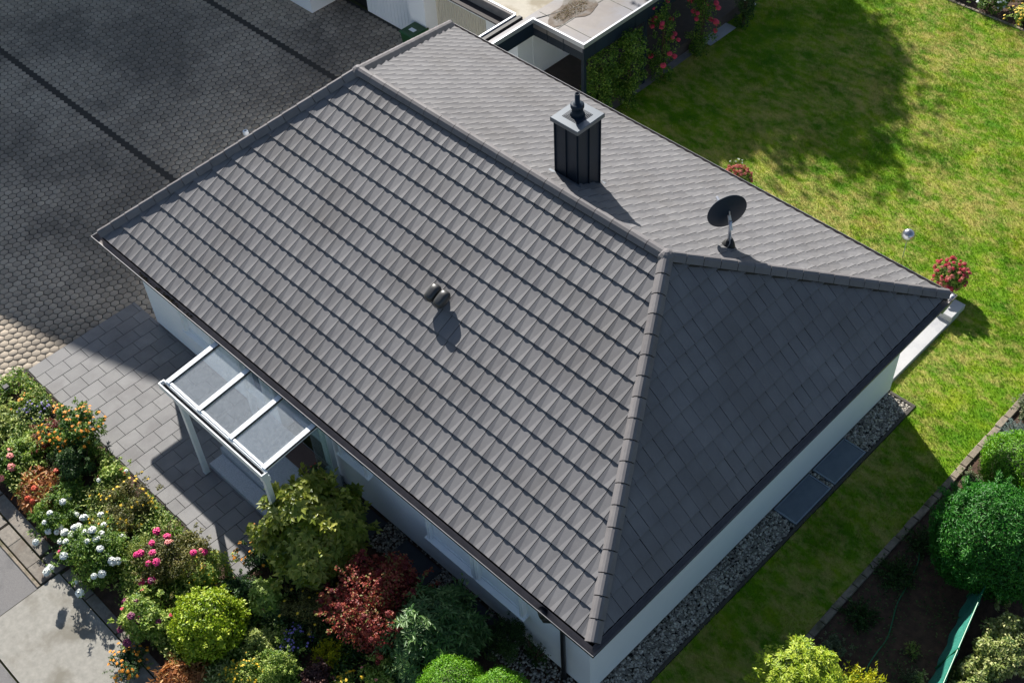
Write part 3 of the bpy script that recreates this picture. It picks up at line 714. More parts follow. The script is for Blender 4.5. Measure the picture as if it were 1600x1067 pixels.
b = MB(); b.tube([(1.15, 13.1, 2.647), (1.6, 14.2, 2.646), (1.62, 17, 2.646)], .012, 6)
for (xa, ya, xb, yb) in ((1.0, 13.4, 3.0, 13.42), (1.9, 13.0, 1.93, 22), (1.0, 15.1, 3.0, 15.12)):
    b.box(xa, xb, min(ya, yb), max(ya, yb), 2.641, 2.648)
cb(b, 'membrane_seam', M_conc)
for (x, y) in ((2.93, 13.08), (2.93, 15.6), (2.93, 18.1)):
    b = MB(); b.box(x - .05, x + .05, y - .05, y + .05, 0, 2.2); cb(b, 'post', M_anth)
b = MB(); b.box(-.5, .7, 13.4, 21, 0, 2.44); cb(b, 'back_wall', M_wall)
b = MB(); b.box(.2, .3, 13.3, 13.398, 1.6, 1.72); b.lathe([(.045, 1.55), (.045, 1.75)], (.25, 13.28, 0), 10); cb(b, 'wall_lamp', M_black)
b = MB(); b.lathe([(.035, 1.752), (.035, 1.95)], (.25, 13.28, 0), 10); cb(b, 'lamp_glass', M_white)
# moss patch with dead leaves on the pale roof
def scatter_mound(name, c, rx, ry, n, size, mat, par=None, z=0):
    a = RNG.uniform(0, 6.28, n); r = np.sqrt(RNG.random(n)); x = c[0] + rx * r * np.cos(a) * (1 + .3 * np.sin(3 * a)); y = c[1] + ry * r * np.sin(a)
    P = np.stack([x, y, np.full(n, z) + RNG.uniform(0, .03, n)], 1); N = np.tile([0, 0, 1.], (n, 1)) + RNG.normal(0, .4, (n, 3))
    V, F, T = leaf_arrays(P, N, size, size * .6)
    return np_mesh(name, V, F, mat, T, par)
def unit(a): return a / (np.linalg.norm(a, axis=-1, keepdims=True) + 1e-9)
def leaf_arrays(P, N, Ls, Ws, D=None, fold=.2, curl=.15):
    n = len(P); N = unit(N)
    if D is None: D = RNG.normal(size=(n, 3))
    D = unit(D - (D * N).sum(1, keepdims=True) * N); Sd = np.cross(N, D)
    Ls = (np.ones(n) * Ls * RNG.uniform(.7, 1.25, n))[:, None]; Ws = (np.ones(n) * Ws * RNG.uniform(.75, 1.2, n))[:, None]
    b0 = P; t = P + D * Ls - N * Ls * curl; m = P + D * Ls * .5
    l = m + Sd * Ws * .5 + N * Ws * fold; r = m - Sd * Ws * .5 + N * Ws * fold
    V = np.stack([b0, r, t, l], 1).reshape(-1, 3)
    k = np.arange(n)[:, None] * 4
    F = np.concatenate([k + [0, 1, 2], k + [0, 2, 3]], 0)
    T = np.repeat(np.clip(RNG.normal(.5, .26, n), 0, 1), 4)
    return V, F, T
ws = MB(); ws.add([(1.62 + (.42 + .1 * math.sin(3 * a_) + .06 * math.sin(7 * a_ + 1)) * math.cos(a_), 14.05 + (.95 + .12 * math.sin(4 * a_)) * math.sin(a_), 2.6495) for a_ in [k_ * 2 * math.pi / 40 for k_ in range(40)]], [tuple(range(40))])
loc(ws, cpo).build('wet_stain', surf('wet_brown_stain', lin(70, 54, 36), lin(104, 90, 76), rough=.3, scale=5, c3=lin(112, 106, 100), s3=2.2, t3=(.5, .6)), cpo)
mo = scatter_mound('moss_patch', (1.62, 14.0), .26, .62, 900, .03, leaf_mat('dead_leaf_litter', [lin(70, 52, 28), lin(120, 88, 44), lin(96, 98, 40), lin(160, 120, 66)]), None, 2.65)
mo.parent = cpo; mo.matrix_parent_inverse = Matrix.Translation((-2, -15, 0))

# wheelie bin
wb = empty('wheelie_bin', (-2.95, 12.1, 0), label='green wheelie bin standing in front of the garage pier', cat='bin')
b = MB(); b.add([(-.2, -.22, .05), (.2, -.22, .05), (.2, .2, .05), (-.2, .2, .05), (-.28, -.3, .95), (.28, -.3, .95), (.28, .3, .95), (-.28, .3, .95)],
                [(3, 2, 1, 0), (0, 1, 5, 4), (1, 2, 6, 5), (2, 3, 7, 6), (3, 0, 4, 7), (4, 5, 6, 7)]); b.build('body', M_bin, wb)
b = MB(); b.box(-.3, .3, -.33, .32, .952, 1.02, .04); ld = b.build('lid', M_bin, wb)
b = MB(); b.box(-.1, .12, -.12, .02, 1.021, 1.025); b.build('label_sticker', M_white, ld)
b = MB(); b.tube([(-.25, .36, .95), (.25, .36, .95)], .022, 8); b.build('handle', M_bin, wb)
for s_ in (-1, 1):
    b = MB(); b.lathe([(.1, -.03), (.1, .03)], (s_ * .24, .2, .1), 14, Matrix.Rotation(rad(90), 3, 'Y')); b.build('wheel', M_black, wb)

# bollard lights, solar light
def bollard(x, y, h, lb, mat):
    e = empty('bollard_light', (x, y, 0), label=lb, cat='garden light', group='bollard lights')
    b = MB(); b.lathe([(.065, 0), (.06, .03), (.055, h - .14)], (0, 0, 0), 14); b.build('column', mat, e, True)
    b = MB(); b.lathe([(.07, h - .14), (.08, h - .1), (.08, h - .02), (.065, h)], (0, 0, 0), 14); b.build('lamp_head', M_white, e, True)
    b = MB(); b.lathe([(.03, h + .001), (.03, h + .004)], (0, 0, 0), 10); b.build('cap_screw', M_anthl, e)
bollard(9.96, -.42, .42, 'short white bollard light in the dark soil by the front wall', M_white)
bollard(-3.02, 5.9, .9, 'grey bollard light peeking out behind the left hip ridge', M_anthl)
e = empty('solar_light', (-.28, -3.3, 0), label='small black square solar light at the lawn corner of the flower bed', cat='garden light')
b = MB(); b.tube([(0, 0, 0), (0, 0, .3)], .012, 6); b.build('stake', M_black, e); b = MB(); b.box(-.07, .07, -.07, .07, .301, .34, .01); b.build('solar_head', M_black, e)
b = MB(); b.box(-.055, .055, -.055, .055, .25, .30); b.build('lens', M_pvc, e)

# mirrored gazing ball lamp on stake
e = empty('garden_globe_light', (12.45, 14.35, 0), label='mirrored glass globe on a thin stake at the lawn edge behind the roof', cat='garden ornament')
b = MB(); b.tube([(0, 0, 0), (0, 0, .62)], .012, 8); b.build('stake', M_zinc, e)
b = MB(); b.lathe([(.01, .585)] + [(.17 * math.sin(t), .76 - .17 * math.cos(t)) for t in [math.pi * k / 9 for k in range(1, 9)]] + [(.01, .935)], (0, 0, 0), 16); b.build('globe', M_chrome, e, True)

# hose
pts = [(17.3, 7.66), (17.33, 7.38), (17.5, 7.04), (17.63, 6.46), (17.72, 5.94), (17.88, 5.52), (18.0, 5.14), (18.02, 4.75), (18.1, 4.3), (18.4, 4.0)]
b = MB(); pp = []
for i in range(len(pts) - 1):
    for k in range(4):
        t = k / 4; p0 = pts[max(i - 1, 0)]; p1 = pts[i]; p2 = pts[i + 1]; p3 = pts[min(i + 2, len(pts) - 1)]
        f = lambda a, b_, c, d: .5 * (2 * b_ + (c - a) * t + (2 * a - 5 * b_ + 4 * c - d) * t * t + (-a + 3 * b_ - 3 * c + d) * t ** 3)
        pp.append((f(p0[0], p1[0], p2[0], p3[0]), f(p0[1], p1[1], p2[1], p3[1]), .02))
b.tube(pp, .012, 6); tag(b.build('garden_hose', M_hose, None, True), 'thin green garden hose winding over the dark soil', 'hose')
b = MB(); b.tube([(8.05, -4.45, .35), (8.4, -4.35, .2), (9.2, -4.5, .12), (10.0, -4.6, .1)], .022, 8)
tag(b.build('garden_stake', M_hose, None, True), 'slim green plastic stake lying among the flowers by the pavement', 'stake')

# green net fence on the right
fe = empty('net_fence', (18.9, 5.5, 0), label='green net fence panel beside the hedge in the lower right', cat='fence')
f0 = Vector((18.6, 7.1, 0)); f1 = Vector((19.45, 3.2, 0)); tilt = Vector((.22, .02, 1.0))
b = MB(); n = 60; vs = []; fs = []
for i in range(n + 1):
    q = f0.lerp(f1, i / n)
    for k in range(7):
        vs.append(q + tilt * (k / 6) + Vector((1, .2, 0)) * (.02 * math.sin(i * .7 + k) + .03 * math.sin(i * .23) * math.sin(k / 6 * 3.14)))
for i in range(n):
    for k in range(6): fs.append((i * 7 + k, (i + 1) * 7 + k, (i + 1) * 7 + k + 1, i * 7 + k + 1))
b.add(vs, fs); loc(b, fe); nt = b.build('net', M_net, fe); md = nt.modifiers.new('thick', 'SOLIDIFY'); md.thickness = .006
b = MB(); b.tube([f0 + tilt, f1 + tilt], .014, 8); b.tube([f0 + tilt * .93, f1 + tilt * .93], .006, 6); loc(b, fe).build('top_wire', M_hose, fe)
for i in range(3):
    q = f0.lerp(f1, .02 + i * .45); b = MB(); b.tube([q, q + tilt * 1.03], .02, 8); loc(b, fe).build('post', M_hose, fe)

# ================================================================== PLANTS
_lm = {}
def lm(key, cols, **k):
    if key not in _lm: _lm[key] = leaf_mat('leaf_' + key, [lin(*c) for c in cols], **k)
    return _lm[key]
G = {
 'green': lm('green', [(38, 74, 18), (84, 124, 34), (150, 174, 72)]),
 'fresh': lm('fresh', [(66, 108, 28), (134, 164, 58), (202, 212, 112)]),
 'dark': lm('dark', [(24, 50, 20), (54, 88, 36), (104, 134, 68)]),
 'lime': lm('lime', [(92, 126, 12), (146, 172, 26), (196, 206, 70)], trans=.25),
 'gold': lm('gold', [(120, 140, 10), (176, 178, 14), (216, 204, 30)], trans=.3),
 'palegreen': lm('palegreen', [(96, 118, 56), (156, 172, 84), (206, 210, 124)]),
 'aucuba': lm('aucuba', [(66, 92, 22), (130, 146, 44), (198, 196, 96)], rough=.35),
 'rhodo': lm('rhodo', [(40, 78, 36), (76, 116, 56), (140, 168, 104)], rough=.4),
 'thuja': lm('thuja', [(30, 92, 26), (54, 124, 36), (86, 152, 52)]),
 'bright': lm('bright', [(70, 128, 12), (104, 160, 22), (140, 184, 50)]),
 'red': lm('red', [(70, 18, 18), (116, 40, 34), (150, 66, 52)]),
 'wine': lm('wine', [(86, 26, 26), (142, 50, 44), (174, 84, 66), (140, 146, 78)]),
 'bronze': lm('bronze', [(110, 56, 26), (168, 104, 52), (206, 158, 94)]),
 'purple': lm('purple', [(44, 26, 28), (76, 44, 42), (104, 70, 58)]),
 'olive': lm('olive', [(48, 54, 20), (94, 98, 40), (146, 138, 72)]),
 'grey': lm('grey', [(92, 112, 108), (130, 150, 146), (166, 182, 176)]),
 'sage': lm('sage', [(72, 88, 58), (108, 120, 84), (146, 152, 112)]),
 'variegated': lm('variegated', [(70, 104, 50), (150, 164, 84), (206, 206, 140)]),
}
FC = {}
def fmat(key, c, c2=None):
    if key not in FC: FC[key] = surf('petal_' + key, lin(*c), lin(*(c2 or c)), rough=.6, scale=40)
    return FC[key]
PET = {'pink': fmat('pink', (226, 20, 110), (240, 60, 140)), 'white': fmat('white', (226, 230, 222)), 'salmon': fmat('salmon', (222, 120, 110), (232, 150, 140)),
       'orange': fmat('orange', (232, 140, 10), (240, 160, 30)), 'yellow': fmat('yellow', (226, 186, 20), (236, 200, 40)), 'purple': fmat('purple', (96, 20, 60), (130, 40, 90)),
       'lilac': fmat('lilac', (120, 104, 178), (146, 130, 200)), 'red': fmat('red', (214, 20, 30), (224, 40, 40)), 'brick': fmat('brick', (208, 76, 40), (216, 90, 50)),
       'rosered': fmat('rosered', (206, 50, 78), (220, 80, 100)), 'hydrangea': fmat('hydrangea', (128, 38, 40), (160, 66, 60)), 'crimson': fmat('crimson', (96, 22, 26), (130, 34, 38)),
       'rust': fmat('rust', (176, 74, 60), (200, 110, 80)), 'blush': fmat('blush', (206, 112, 104), (214, 142, 124))}
def flower_mesh(kind, color):
    """kind: ball (pompom dahlia), daisy, head (dense cluster)"""
    r = 1.0
    if kind == 'ball':
        n = 60; i = np.arange(n); z = 1 - (i + .5) / n * 1.25; a = i * 2.39996; q = np.sqrt(np.clip(1 - z * z, 0, 1))
        N = np.stack([q * np.cos(a), q * np.sin(a), z], 1); V, F, T = leaf_arrays(N * .42, N + np.array([0, 0, .5]), .62, .5, D=N * [1, 1, .55], fold=.3, curl=-.12)
    elif kind == 'daisy':
        n = 10; a = np.arange(n) * 2 * math.pi / n; N = np.tile([0, 0, 1.], (n, 1)); D = np.stack([np.cos(a), np.sin(a), 0 * a], 1)
        V, F, T = leaf_arrays(D * .01, N, 1.0, .62, D=D, fold=.10, curl=.12)
    else:
        n = 190; N = unit(RNG.normal(size=(n, 3)) * [1, 1, .8] + [0, 0, .4]); V, F, T = leaf_arrays(N * [1, 1, .7] * RNG.uniform(.55, .95, n)[:, None], N + RNG.normal(0, .5, (n, 3)), .3, .24)
    cr, cz, ch = {'ball': (.5, .0, .55), 'daisy': (.2, .0, .1), 'head': (.62, .0, .45)}[kind]
    bb = MB(); bb.lathe([(cr * .3, cz - ch), (cr * .8, cz - ch * .5), (cr, cz), (cr * .8, cz + ch * .5), (cr * .3, cz + ch)], (0, 0, 0), 8)
    q4 = [f for f in bb.f if len(f) == 4]; tri = [(f[0], f[1], f[2]) for f in q4] + [(f[0], f[2], f[3]) for f in q4]
    F = np.concatenate([F, np.array(tri) + len(V)]); V = np.concatenate([V, np.array(bb.v)]); T = np.concatenate([T, np.full(len(bb.v), .3)])
    ob = np_mesh('flower', V, F, PET[color], T); me = ob.data; bpy.data.objects.remove(ob)
    return me
FM = {}
def put_flower(parent, p, nrm, kind, color, size, name='flower'):
    size *= 1.05 if kind == 'ball' else .84
    if (kind, color) not in FM: FM[(kind, color)] = flower_mesh(kind, color)
    o = bpy.data.objects.new(name, FM[(kind, color)]); COL.objects.link(o); o.parent = parent
    n = Vector(nrm).normalized(); q = n.to_track_quat('Z', 'Y'); o.location = p; o.rotation_euler = (q @ Matrix.Rotation(random.uniform(0, 6), 3, 'Z').to_quaternion()).to_euler()
    s = size * random.uniform(.8, 1.2); o.scale = (s, s, s * random.uniform(.8, 1.1))
    return o

def plant(name, label, cat, x, y, r, h, style, mat, n, Lf, Wf, fl=None, base=0.0, group=None, ry=None, K=None, z0=0.0, stemmat=None):
    e = empty(name, (x, y, z0), label=label, cat=cat, group=group)
    ry = ry or r
    rad3 = np.array([r, ry, (h - base) / 2]); c = np.array([0, 0, base + (h - base) / 2])
    if style == 'ball':
        N = unit(RNG.normal(size=(n, 3))); N = N[N[:, 2] > -.75]; n = len(N)
        ph = RNG.uniform(0, 6.28, 6)
        lump = 1 + .07 * np.sin(N[:, 0] * 5 + ph[0]) * np.sin(N[:, 1] * 6 + ph[1]) + .04 * np.sin(N[:, 2] * 11 + ph[2] + N[:, 0] * 9)
        P = c + N * rad3 * (lump * RNG.uniform(.86, 1.05, n))[:, None]
        V, F, T = leaf_arrays(P, N + RNG.normal(0, .55, (n, 3)), Lf, Wf, D=N * .8 + RNG.normal(0, .6, (n, 3)))
    elif style == 'bush':
        K = K or max(8, int(r * 34)); Nc = unit(RNG.normal(size=(K, 3)) + [0, 0, .45]); Pc = c + Nc * rad3 * RNG.uniform(.45, .82, K)[:, None]
        k = RNG.integers(0, K, n); rc = (min(r, h) * RNG.uniform(.22, .38, K))[k]
        Nl = unit(RNG.normal(size=(n, 3)) + [0, 0, .25]); P = Pc[k] + Nl * (rc * RNG.uniform(.35, 1.0, n) ** .6)[:, None]
        P[:, 2] = np.maximum(P[:, 2], .02)
        V, F, T = leaf_arrays(P, Nl * .7 + [0, 0, .5] + RNG.normal(0, .45, (n, 3)), Lf, Wf, D=Nl + RNG.normal(0, .5, (n, 3)))
        tc = RNG.normal(0, .14, K)[k]; T = np.clip(T + np.repeat(tc, 4), 0, 1)
    elif style == 'whorl':
        m = 8; K = n // m; Nc = unit(RNG.normal(size=(K, 3)) + [0, 0, .35]); q = RNG.uniform(.55, 1.0, K) ** .5
        ph = RNG.uniform(0, 6, 3); lump = 1 + .17 * np.sin(Nc[:, 0] * 6 + ph[0]) * np.sin(Nc[:, 1] * 6 + ph[1]) + .06 * np.sin(Nc[:, 2] * 9 + ph[2])
        Pc = c + Nc * rad3 * (q * lump)[:, None]; Ax = unit(Nc * .6 + [0, 0, .6] + RNG.normal(0, .2, (K, 3)))
        t1 = unit(np.cross(Ax, RNG.normal(size=(K, 3)))); t2 = np.cross(Ax, t1)
        a = (np.arange(m) * 2 * math.pi / m)[None, :] + RNG.uniform(0, 6, K)[:, None] + RNG.normal(0, .15, (K, m))
        D = t1[:, None] * np.cos(a)[..., None] + t2[:, None] * np.sin(a)[..., None] + Ax[:, None] * RNG.uniform(.1, .7, (K, m))[..., None]
        D = D.reshape(-1, 3); A_ = np.repeat(Ax, m, 0); P = np.repeat(Pc, m, 0) + D * .01
        V, F, T = leaf_arrays(P, A_ - D * (A_ * D).sum(1, keepdims=True) * .5, Lf, Wf, D=D, fold=.12, curl=.2)
        T = np.clip(T * .6 + np.repeat(np.repeat(RNG.uniform(0, .5, K), m), 4), 0, 1)
    elif style == 'feather':   # conifer sprays
        K = max(30, n // 26); Nc = unit(RNG.normal(size=(K, 3)) + [0, 0, .5]); ax = unit(Nc + [0, 0, .5]); ln = RNG.uniform(.7, 1.08, K)
        k = RNG.integers(0, K, n); t = RNG.uniform(.25, 1, n)
        P = c * [1, 1, .3] + Nc[k] * rad3 * [1, 1, 1.5] * (ln[k] * t)[:, None]; P[:, 2] = np.maximum(P[:, 2], .02)
        P += RNG.normal(0, .012, P.shape)
        V, F, T = leaf_arrays(P, RNG.normal(size=(n, 3)) + [0, 0, .6], Lf, Wf, D=ax[k] + RNG.normal(0, .45, (n, 3)))
    elif style == 'grassy':
        P = RNG.normal(0, .1, (n, 3)) * [r, ry, 0]; a = RNG.uniform(0, 6.28, n); D = np.stack([np.cos(a) * .7, np.sin(a) * .7, RNG.uniform(.3, 1.4, n)], 1)
        V, F, T = leaf_arrays(P, RNG.normal(size=(n, 3)) * .3 + [0, 0, 1], Lf, Wf, D=D, curl=.3)
    elif style == 'column':
        K = 46; zc = RNG.uniform(base, h, K); z = np.clip(zc[RNG.integers(0, K, n)] + RNG.normal(0, .07, n), base + .02, h + .15); k = 1 + .28 * np.sin(z * 5 + x) + .2 * np.sin(z * 9 + y); a = RNG.uniform(0, 6.28, n)
        q = RNG.uniform(.3, 1, n) ** .5 * k * (.55 + .45 * np.sin(np.clip((z - base) / (h - base), 0, 1) * 2.6 + .4))
        P = np.stack([r * q * np.cos(a) + .12 * np.sin(z * 3 + y), ry * q * np.sin(a) + .12 * np.cos(z * 2.3 + x), z], 1)
        cl = np.stack([r * RNG.uniform(-1, 1, K), ry * RNG.uniform(-1, 1, K), zc], 1); ci = RNG.integers(0, K, n); P = np.where((RNG.random(n) < .62)[:, None], cl[ci] + unit(RNG.normal(size=(n, 3))) * (r * .42 * RNG.uniform(.4, 1, n))[:, None], P)
        N = np.stack([np.cos(a), np.sin(a), np.full(n, .5)], 1)
        V, F, T = leaf_arrays(P, N + RNG.normal(0, .6, (n, 3)), Lf, Wf)
    if style in ('bush', 'whorl', 'ball') and not (style == 'ball' and Lf < .07):
        ks = int(10 + r * 26); m_ = max(5, int(.10 * n / ks)); dr_ = unit(RNG.normal(size=(ks, 3)) * [1, 1, .7] + [0, 0, .6]); k_ = np.repeat(np.arange(ks), m_)
        t_ = RNG.uniform(.85, 1, ks * m_) * (1 + RNG.uniform(.05, .28, ks)[k_]); P2 = c + dr_[k_] * rad3 * t_[:, None] + RNG.normal(0, Lf * .25, (ks * m_, 3))
        P2[:, 2] = np.maximum(P2[:, 2], .02)
        V2, F2, T2 = leaf_arrays(P2, RNG.normal(0, .5, (ks * m_, 3)) + [0, 0, 1], Lf * .9, Wf * .9, D=dr_[k_] + RNG.normal(0, .7, (ks * m_, 3)))
        F = np.concatenate([F, F2 + len(V)]); V = np.concatenate([V, V2]); T = np.concatenate([T, np.clip(T2 + .15, 0, 1)])
    fo = np_mesh('foliage', V, F, mat, T, e)
    # woody framework
    b = MB(); ns = 7 if style != 'column' else 2
    for s_ in range(ns):
        a = s_ / ns * 6.28 + random.random(); qx, qy = math.cos(a) * r * .55, math.sin(a) * ry * .55
        if style == 'column': qx, qy = .04 * s_, .03 * s_; b.tube([(qx, qy, -.02), (qx + .03, qy - .03, h * .4), (qx - .02, qy + .03, h * .85)], [.03, .024, .012], 6)
        else: b.tube([(qx * .1, qy * .1, -.03), (qx * .5, qy * .5, h * .35), (qx, qy, h * .68)], [.018, .013, .006], 5)
    if style in ('ball',):
        b.lathe([(rad3[0] * .78 * math.sin(t), c[2] - rad3[2] * .78 * math.cos(t)) for t in [math.pi * k_ / 8 for k_ in range(1, 8)]], (0, 0, 0), 14)
    b.build('stems', stemmat or (M_bark if style != 'ball' else M_stem), e)
    # flowers
    if fl:
        for (kind, color, cnt, size, up_) in fl:
            pts_ = V.reshape(-1, 4, 3)[:, 2]; nrm = unit(pts_ - c * [1, 1, .6])
            score = ((pts_ - c) / rad3); rr = np.linalg.norm(score, axis=1); cand = np.where((nrm[:, 2] > up_) & (rr > np.quantile(rr, .6)))[0]
            if len(cand) == 0: cand = np.arange(len(pts_))
            # spaced picks
            sel = []; tries = 0
            while len(sel) < cnt and tries < cnt * 12:
                i_ = int(RNG.choice(cand)); tries += 1
                if all(np.linalg.norm(pts_[i_] - pts_[j]) > size * 1.3 for j in sel): sel.append(i_)
            for i_ in sel:
                d = nrm[i_] * .5 + np.array([0, 0, .7])
                put_flower(e, tuple(pts_[i_] + d * size * .4), tuple(d), kind, color, size)
    return e

P_ = plant
# --- front flower bed, from the driveway corner towards the near house corner
P_('aster', 'low bed plant with small lilac flowers near the driveway corner', 'flower', .86, -3.2, .38, .45, 'bush', G['dark'], 2200, .05, .02, [('daisy', 'lilac', 40, .03, .0)])
P_('marigold', 'small orange flowers in low greenery at the driveway corner of the bed', 'flower', .35, -3.3, .4, .3, 'bush', G['fresh'], 1800, .06, .028, [('daisy', 'orange', 14, .04, .2)])
P_('perennial', 'low light green perennial at the very left edge of the bed', 'plant', .45, -3.95, .6, .35, 'bush', G['palegreen'], 3200, .07, .035)
P_('sunflower_bush', 'tall bush topped with orange daisy flowers beside the patio edge', 'shrub', 2.3, -3.0, .62, 1.15, 'bush', G['green'], 7000, .08, .035, [('daisy', 'orange', 80, .052, .35)])
P_('barberry', 'small reddish bronze shrub left of the tall orange flowering bush', 'shrub', 1.85, -3.45, .42, .8, 'bush', G['red'], 3200, .04, .022)
P_('dahlia', 'salmon pink dahlias at the left picture edge', 'flower', 1.75, -4.5, .42, .6, 'bush', G['green'], 2600, .08, .04, [('ball', 'salmon', 8, .085, .3)])
P_('hosta', 'low bronze orange leaved plant near the cracked pavement', 'plant', 2.85, -4.25, .5, .4, 'whorl', G['bronze'], 1800, .15, .06, [('ball', 'brick', 4, .07, .5)])
P_('leafy_shrub', 'bright green leafy shrub between salmon dahlias and tall dark bush', 'shrub', 1.8, -3.95, .55, .5, 'bush', G['fresh'], 3600, .08, .04)
P_('phlox', 'dark green tall shrub right of the orange flowering bush top', 'shrub', 2.95, -3.35, .55, .95, 'bush', G['dark'], 6000, .06, .026)
P_('rudbeckia', 'wide bush with scattered small yellow flowers along the patio edge', 'shrub', 4.6, -3.25, .72, .6, 'bush', G['olive'], 6500, .05, .022, [('daisy', 'yellow', 60, .04, .1)])
P_('white_daisy', 'leafy plant with one white flower at the patio edge', 'flower', 3.75, -3.0, .36, .5, 'bush', G['fresh'], 2200, .07, .04, [('ball', 'white', 2, .06, .5), ('daisy', 'red', 3, .04, .3)])
P_('green_mound', 'mid green mound in the middle of the left bed', 'shrub', 3.45, -4.0, .45, .5, 'bush', G['green'], 3200, .07, .03)
P_('white_dahlia', 'smaller white dahlia bush close to the cracked pavement', 'flower', 3.85, -4.5, .5, .7, 'bush', G['green'], 4200, .07, .03, [('ball', 'white', 9, .075, .3)])
P_('white_dahlia', 'large bush full of white dahlias above the pavement corner', 'flower', 5.3, -4.45, .76, .95, 'bush', G['green'], 9000, .07, .03, [('ball', 'white', 28, .088, .1)])
P_('pink_dahlia', 'single magenta dahlia left of the big white dahlia bush', 'flower', 4.55, -4.85, .22, .45, 'bush', G['dark'], 900, .06, .03, [('ball', 'pink', 3, .07, .5)])
P_('cypress', 'pale green feathery conifer between white and pink dahlia bushes', 'shrub', 5.85, -3.7, .4, .75, 'feather', G['palegreen'], 4500, .05, .014)
P_('yellow_flower', 'small yellow green leafy plant between the two feathery bushes at the patio', 'plant', 4.9, -3.85, .35, .5, 'bush', G['variegated'], 2200, .06, .03, [('daisy', 'orange', 7, .035, .3)])
P_('pink_dahlia', 'broad bush with large magenta dahlias below the patio end', 'flower', 6.65, -3.35, .78, .85, 'bush', G['olive'], 8500, .06, .026, [('ball', 'pink', 13, .085, .2), ('ball', 'salmon', 3, .06, .5)])
P_('goldenrod', 'yellow green bush dotted with tiny yellow flowers at the patio tip', 'shrub', 7.3, -2.95, .48, .65, 'bush', G['fresh'], 4800, .045, .02, [('daisy', 'yellow', 50, .026, .1)])
P_('purple_dahlia', 'dahlia bush with deep purple flowers beside the pavement', 'flower', 7.3, -4.55, .58, .8, 'bush', G['fresh'], 6000, .075, .036, [('ball', 'purple', 9, .078, .3), ('daisy', 'rosered', 4, .05, .3)])
P_('box_ball', 'rounded golden green box shrub in the middle of the front bed', 'shrub', 8.4, -3.8, .7, 1.05, 'ball', G['lime'], 9000, .075, .045)
P_('rudbeckia', 'small orange flowering clump on the shaded pavement', 'flower', 7.75, -5.3, .38, .4, 'bush', G['dark'], 2400, .05, .022, [('daisy', 'orange', 44, .045, .1)])
P_('peony', 'yellow and red leaved plant by the lower picture edge', 'plant', 8.85, -4.75, .5, .4, 'whorl', G['bronze'], 2000, .15, .05)
P_('variegated_plant', 'yellow green spiky plant beside the reddish leaved plant', 'plant', 9.45, -4.4, .42, .4, 'whorl', G['variegated'], 1500, .13, .035)
P_('rudbeckia', 'upright orange flowering clump next to the patio corner and spotted laurel', 'flower', 7.85, -1.95, .42, .95, 'bush', G['dark'], 4600, .06, .026, [('daisy', 'orange', 70, .045, .0)], ry=.6)
P_('laurel', 'large spotted laurel with yellow green leaves next to the entrance', 'shrub', 8.5, -1.15, 1.02, 1.95, 'whorl', G['aucuba'], 7600, .165, .088)
P_('geranium', 'dark plant with small red flowers by the rear canopy post', 'flower', 7.12, .05, .3, .5, 'bush', G['dark'], 1600, .05, .035, [('daisy', 'red', 16, .035, .1)], z0=.0)
P_('leafy_perennial', 'narrow yellow green plant below the patio corner', 'plant', 8.65, -2.6, .34, .65, 'whorl', G['fresh'], 1500, .11, .045)
P_('dark_shrub', 'dark green shrub behind the golden box ball', 'shrub', 8.15, -2.95, .42, .6, 'bush', G['dark'], 3400, .08, .04)
P_('coneflower', 'dark olive plant with a few yellow flowers in the centre of the bed', 'flower', 9.5, -2.15, .62, .7, 'bush', G['olive'], 5200, .05, .02, [('daisy', 'yellow', 16, .045, .2)])
P_('aster', 'mound of lilac asters beside the light green feathery plant', 'flower', 9.8, -2.8, .36, .45, 'bush', G['dark'], 2200, .04, .016, [('daisy', 'lilac', 80, .03, .0)])
P_('fern_plant', 'light green ferny plant right of the golden box ball', 'plant', 9.3, -3.3, .32, .5, 'bush', G['palegreen'], 2200, .06, .026)
P_('pink_dahlia', 'lone magenta dahlia in dark foliage right of the box ball', 'flower', 9.05, -2.75, .25, .5, 'bush', G['dark'], 1200, .06, .03, [('ball', 'rosered', 1, .075, .7)])
P_('green_shrub', 'round fresh green shrub at the lower edge beside yellow flowers', 'shrub', 10.0, -3.35, .48, .65, 'bush', G['fresh'], 5000, .05, .022)
P_('goldenrod', 'clump of small yellow flowers at the bottom edge under the box ball', 'flower', 9.6, -3.95, .42, .5, 'bush', G['fresh'], 3200, .05, .02, [('daisy', 'yellow', 80, .032, .0)])
P_('dwarf_conifer', 'lime feathery dwarf conifer left of the red hydrangea', 'shrub', 10.45, -2.5, .38, .55, 'feather', G['gold'], 4200, .055, .014)
P_('purple_bush', 'dark purple leaved bush below the lime dwarf conifer', 'shrub', 10.7, -3.0, .36, .45, 'bush', G['purple'], 2600, .06, .034)
P_('hydrangea', 'big dark red hydrangea with faded flower heads', 'shrub', 10.62, -1.3, 1.08, 1.5, 'bush', G['wine'], 15000, .06, .04, [('head', 'hydrangea', 36, .085, -.2), ('head', 'crimson', 34, .085, -.2), ('head', 'rust', 26, .07, -.2)], K=40)
P_('rhododendron', 'rounded green rhododendron between red hydrangea and house wall', 'shrub', 11.92, -1.0, .92, 1.55, 'whorl', G['rhodo'], 6400, .155, .044)
P_('spurge', 'bright yellow flower cluster at the bottom picture edge', 'flower', 11.25, -2.65, .28, .4, 'bush', G['fresh'], 1400, .05, .022, [('daisy', 'yellow', 36, .05, .0)])
P_('mixed_shrub', 'green leafy shrub with faint pink blooms below the hydrangea', 'shrub', 11.55, -2.1, .42, .55, 'bush', G['fresh'], 3400, .07, .03, [('daisy', 'blush', 5, .04, .3)])
P_('dark_rhododendron', 'shaded green shrub below the rhododendron', 'shrub', 12.1, -1.7, .48, .5, 'whorl', G['rhodo'], 2400, .11, .035)
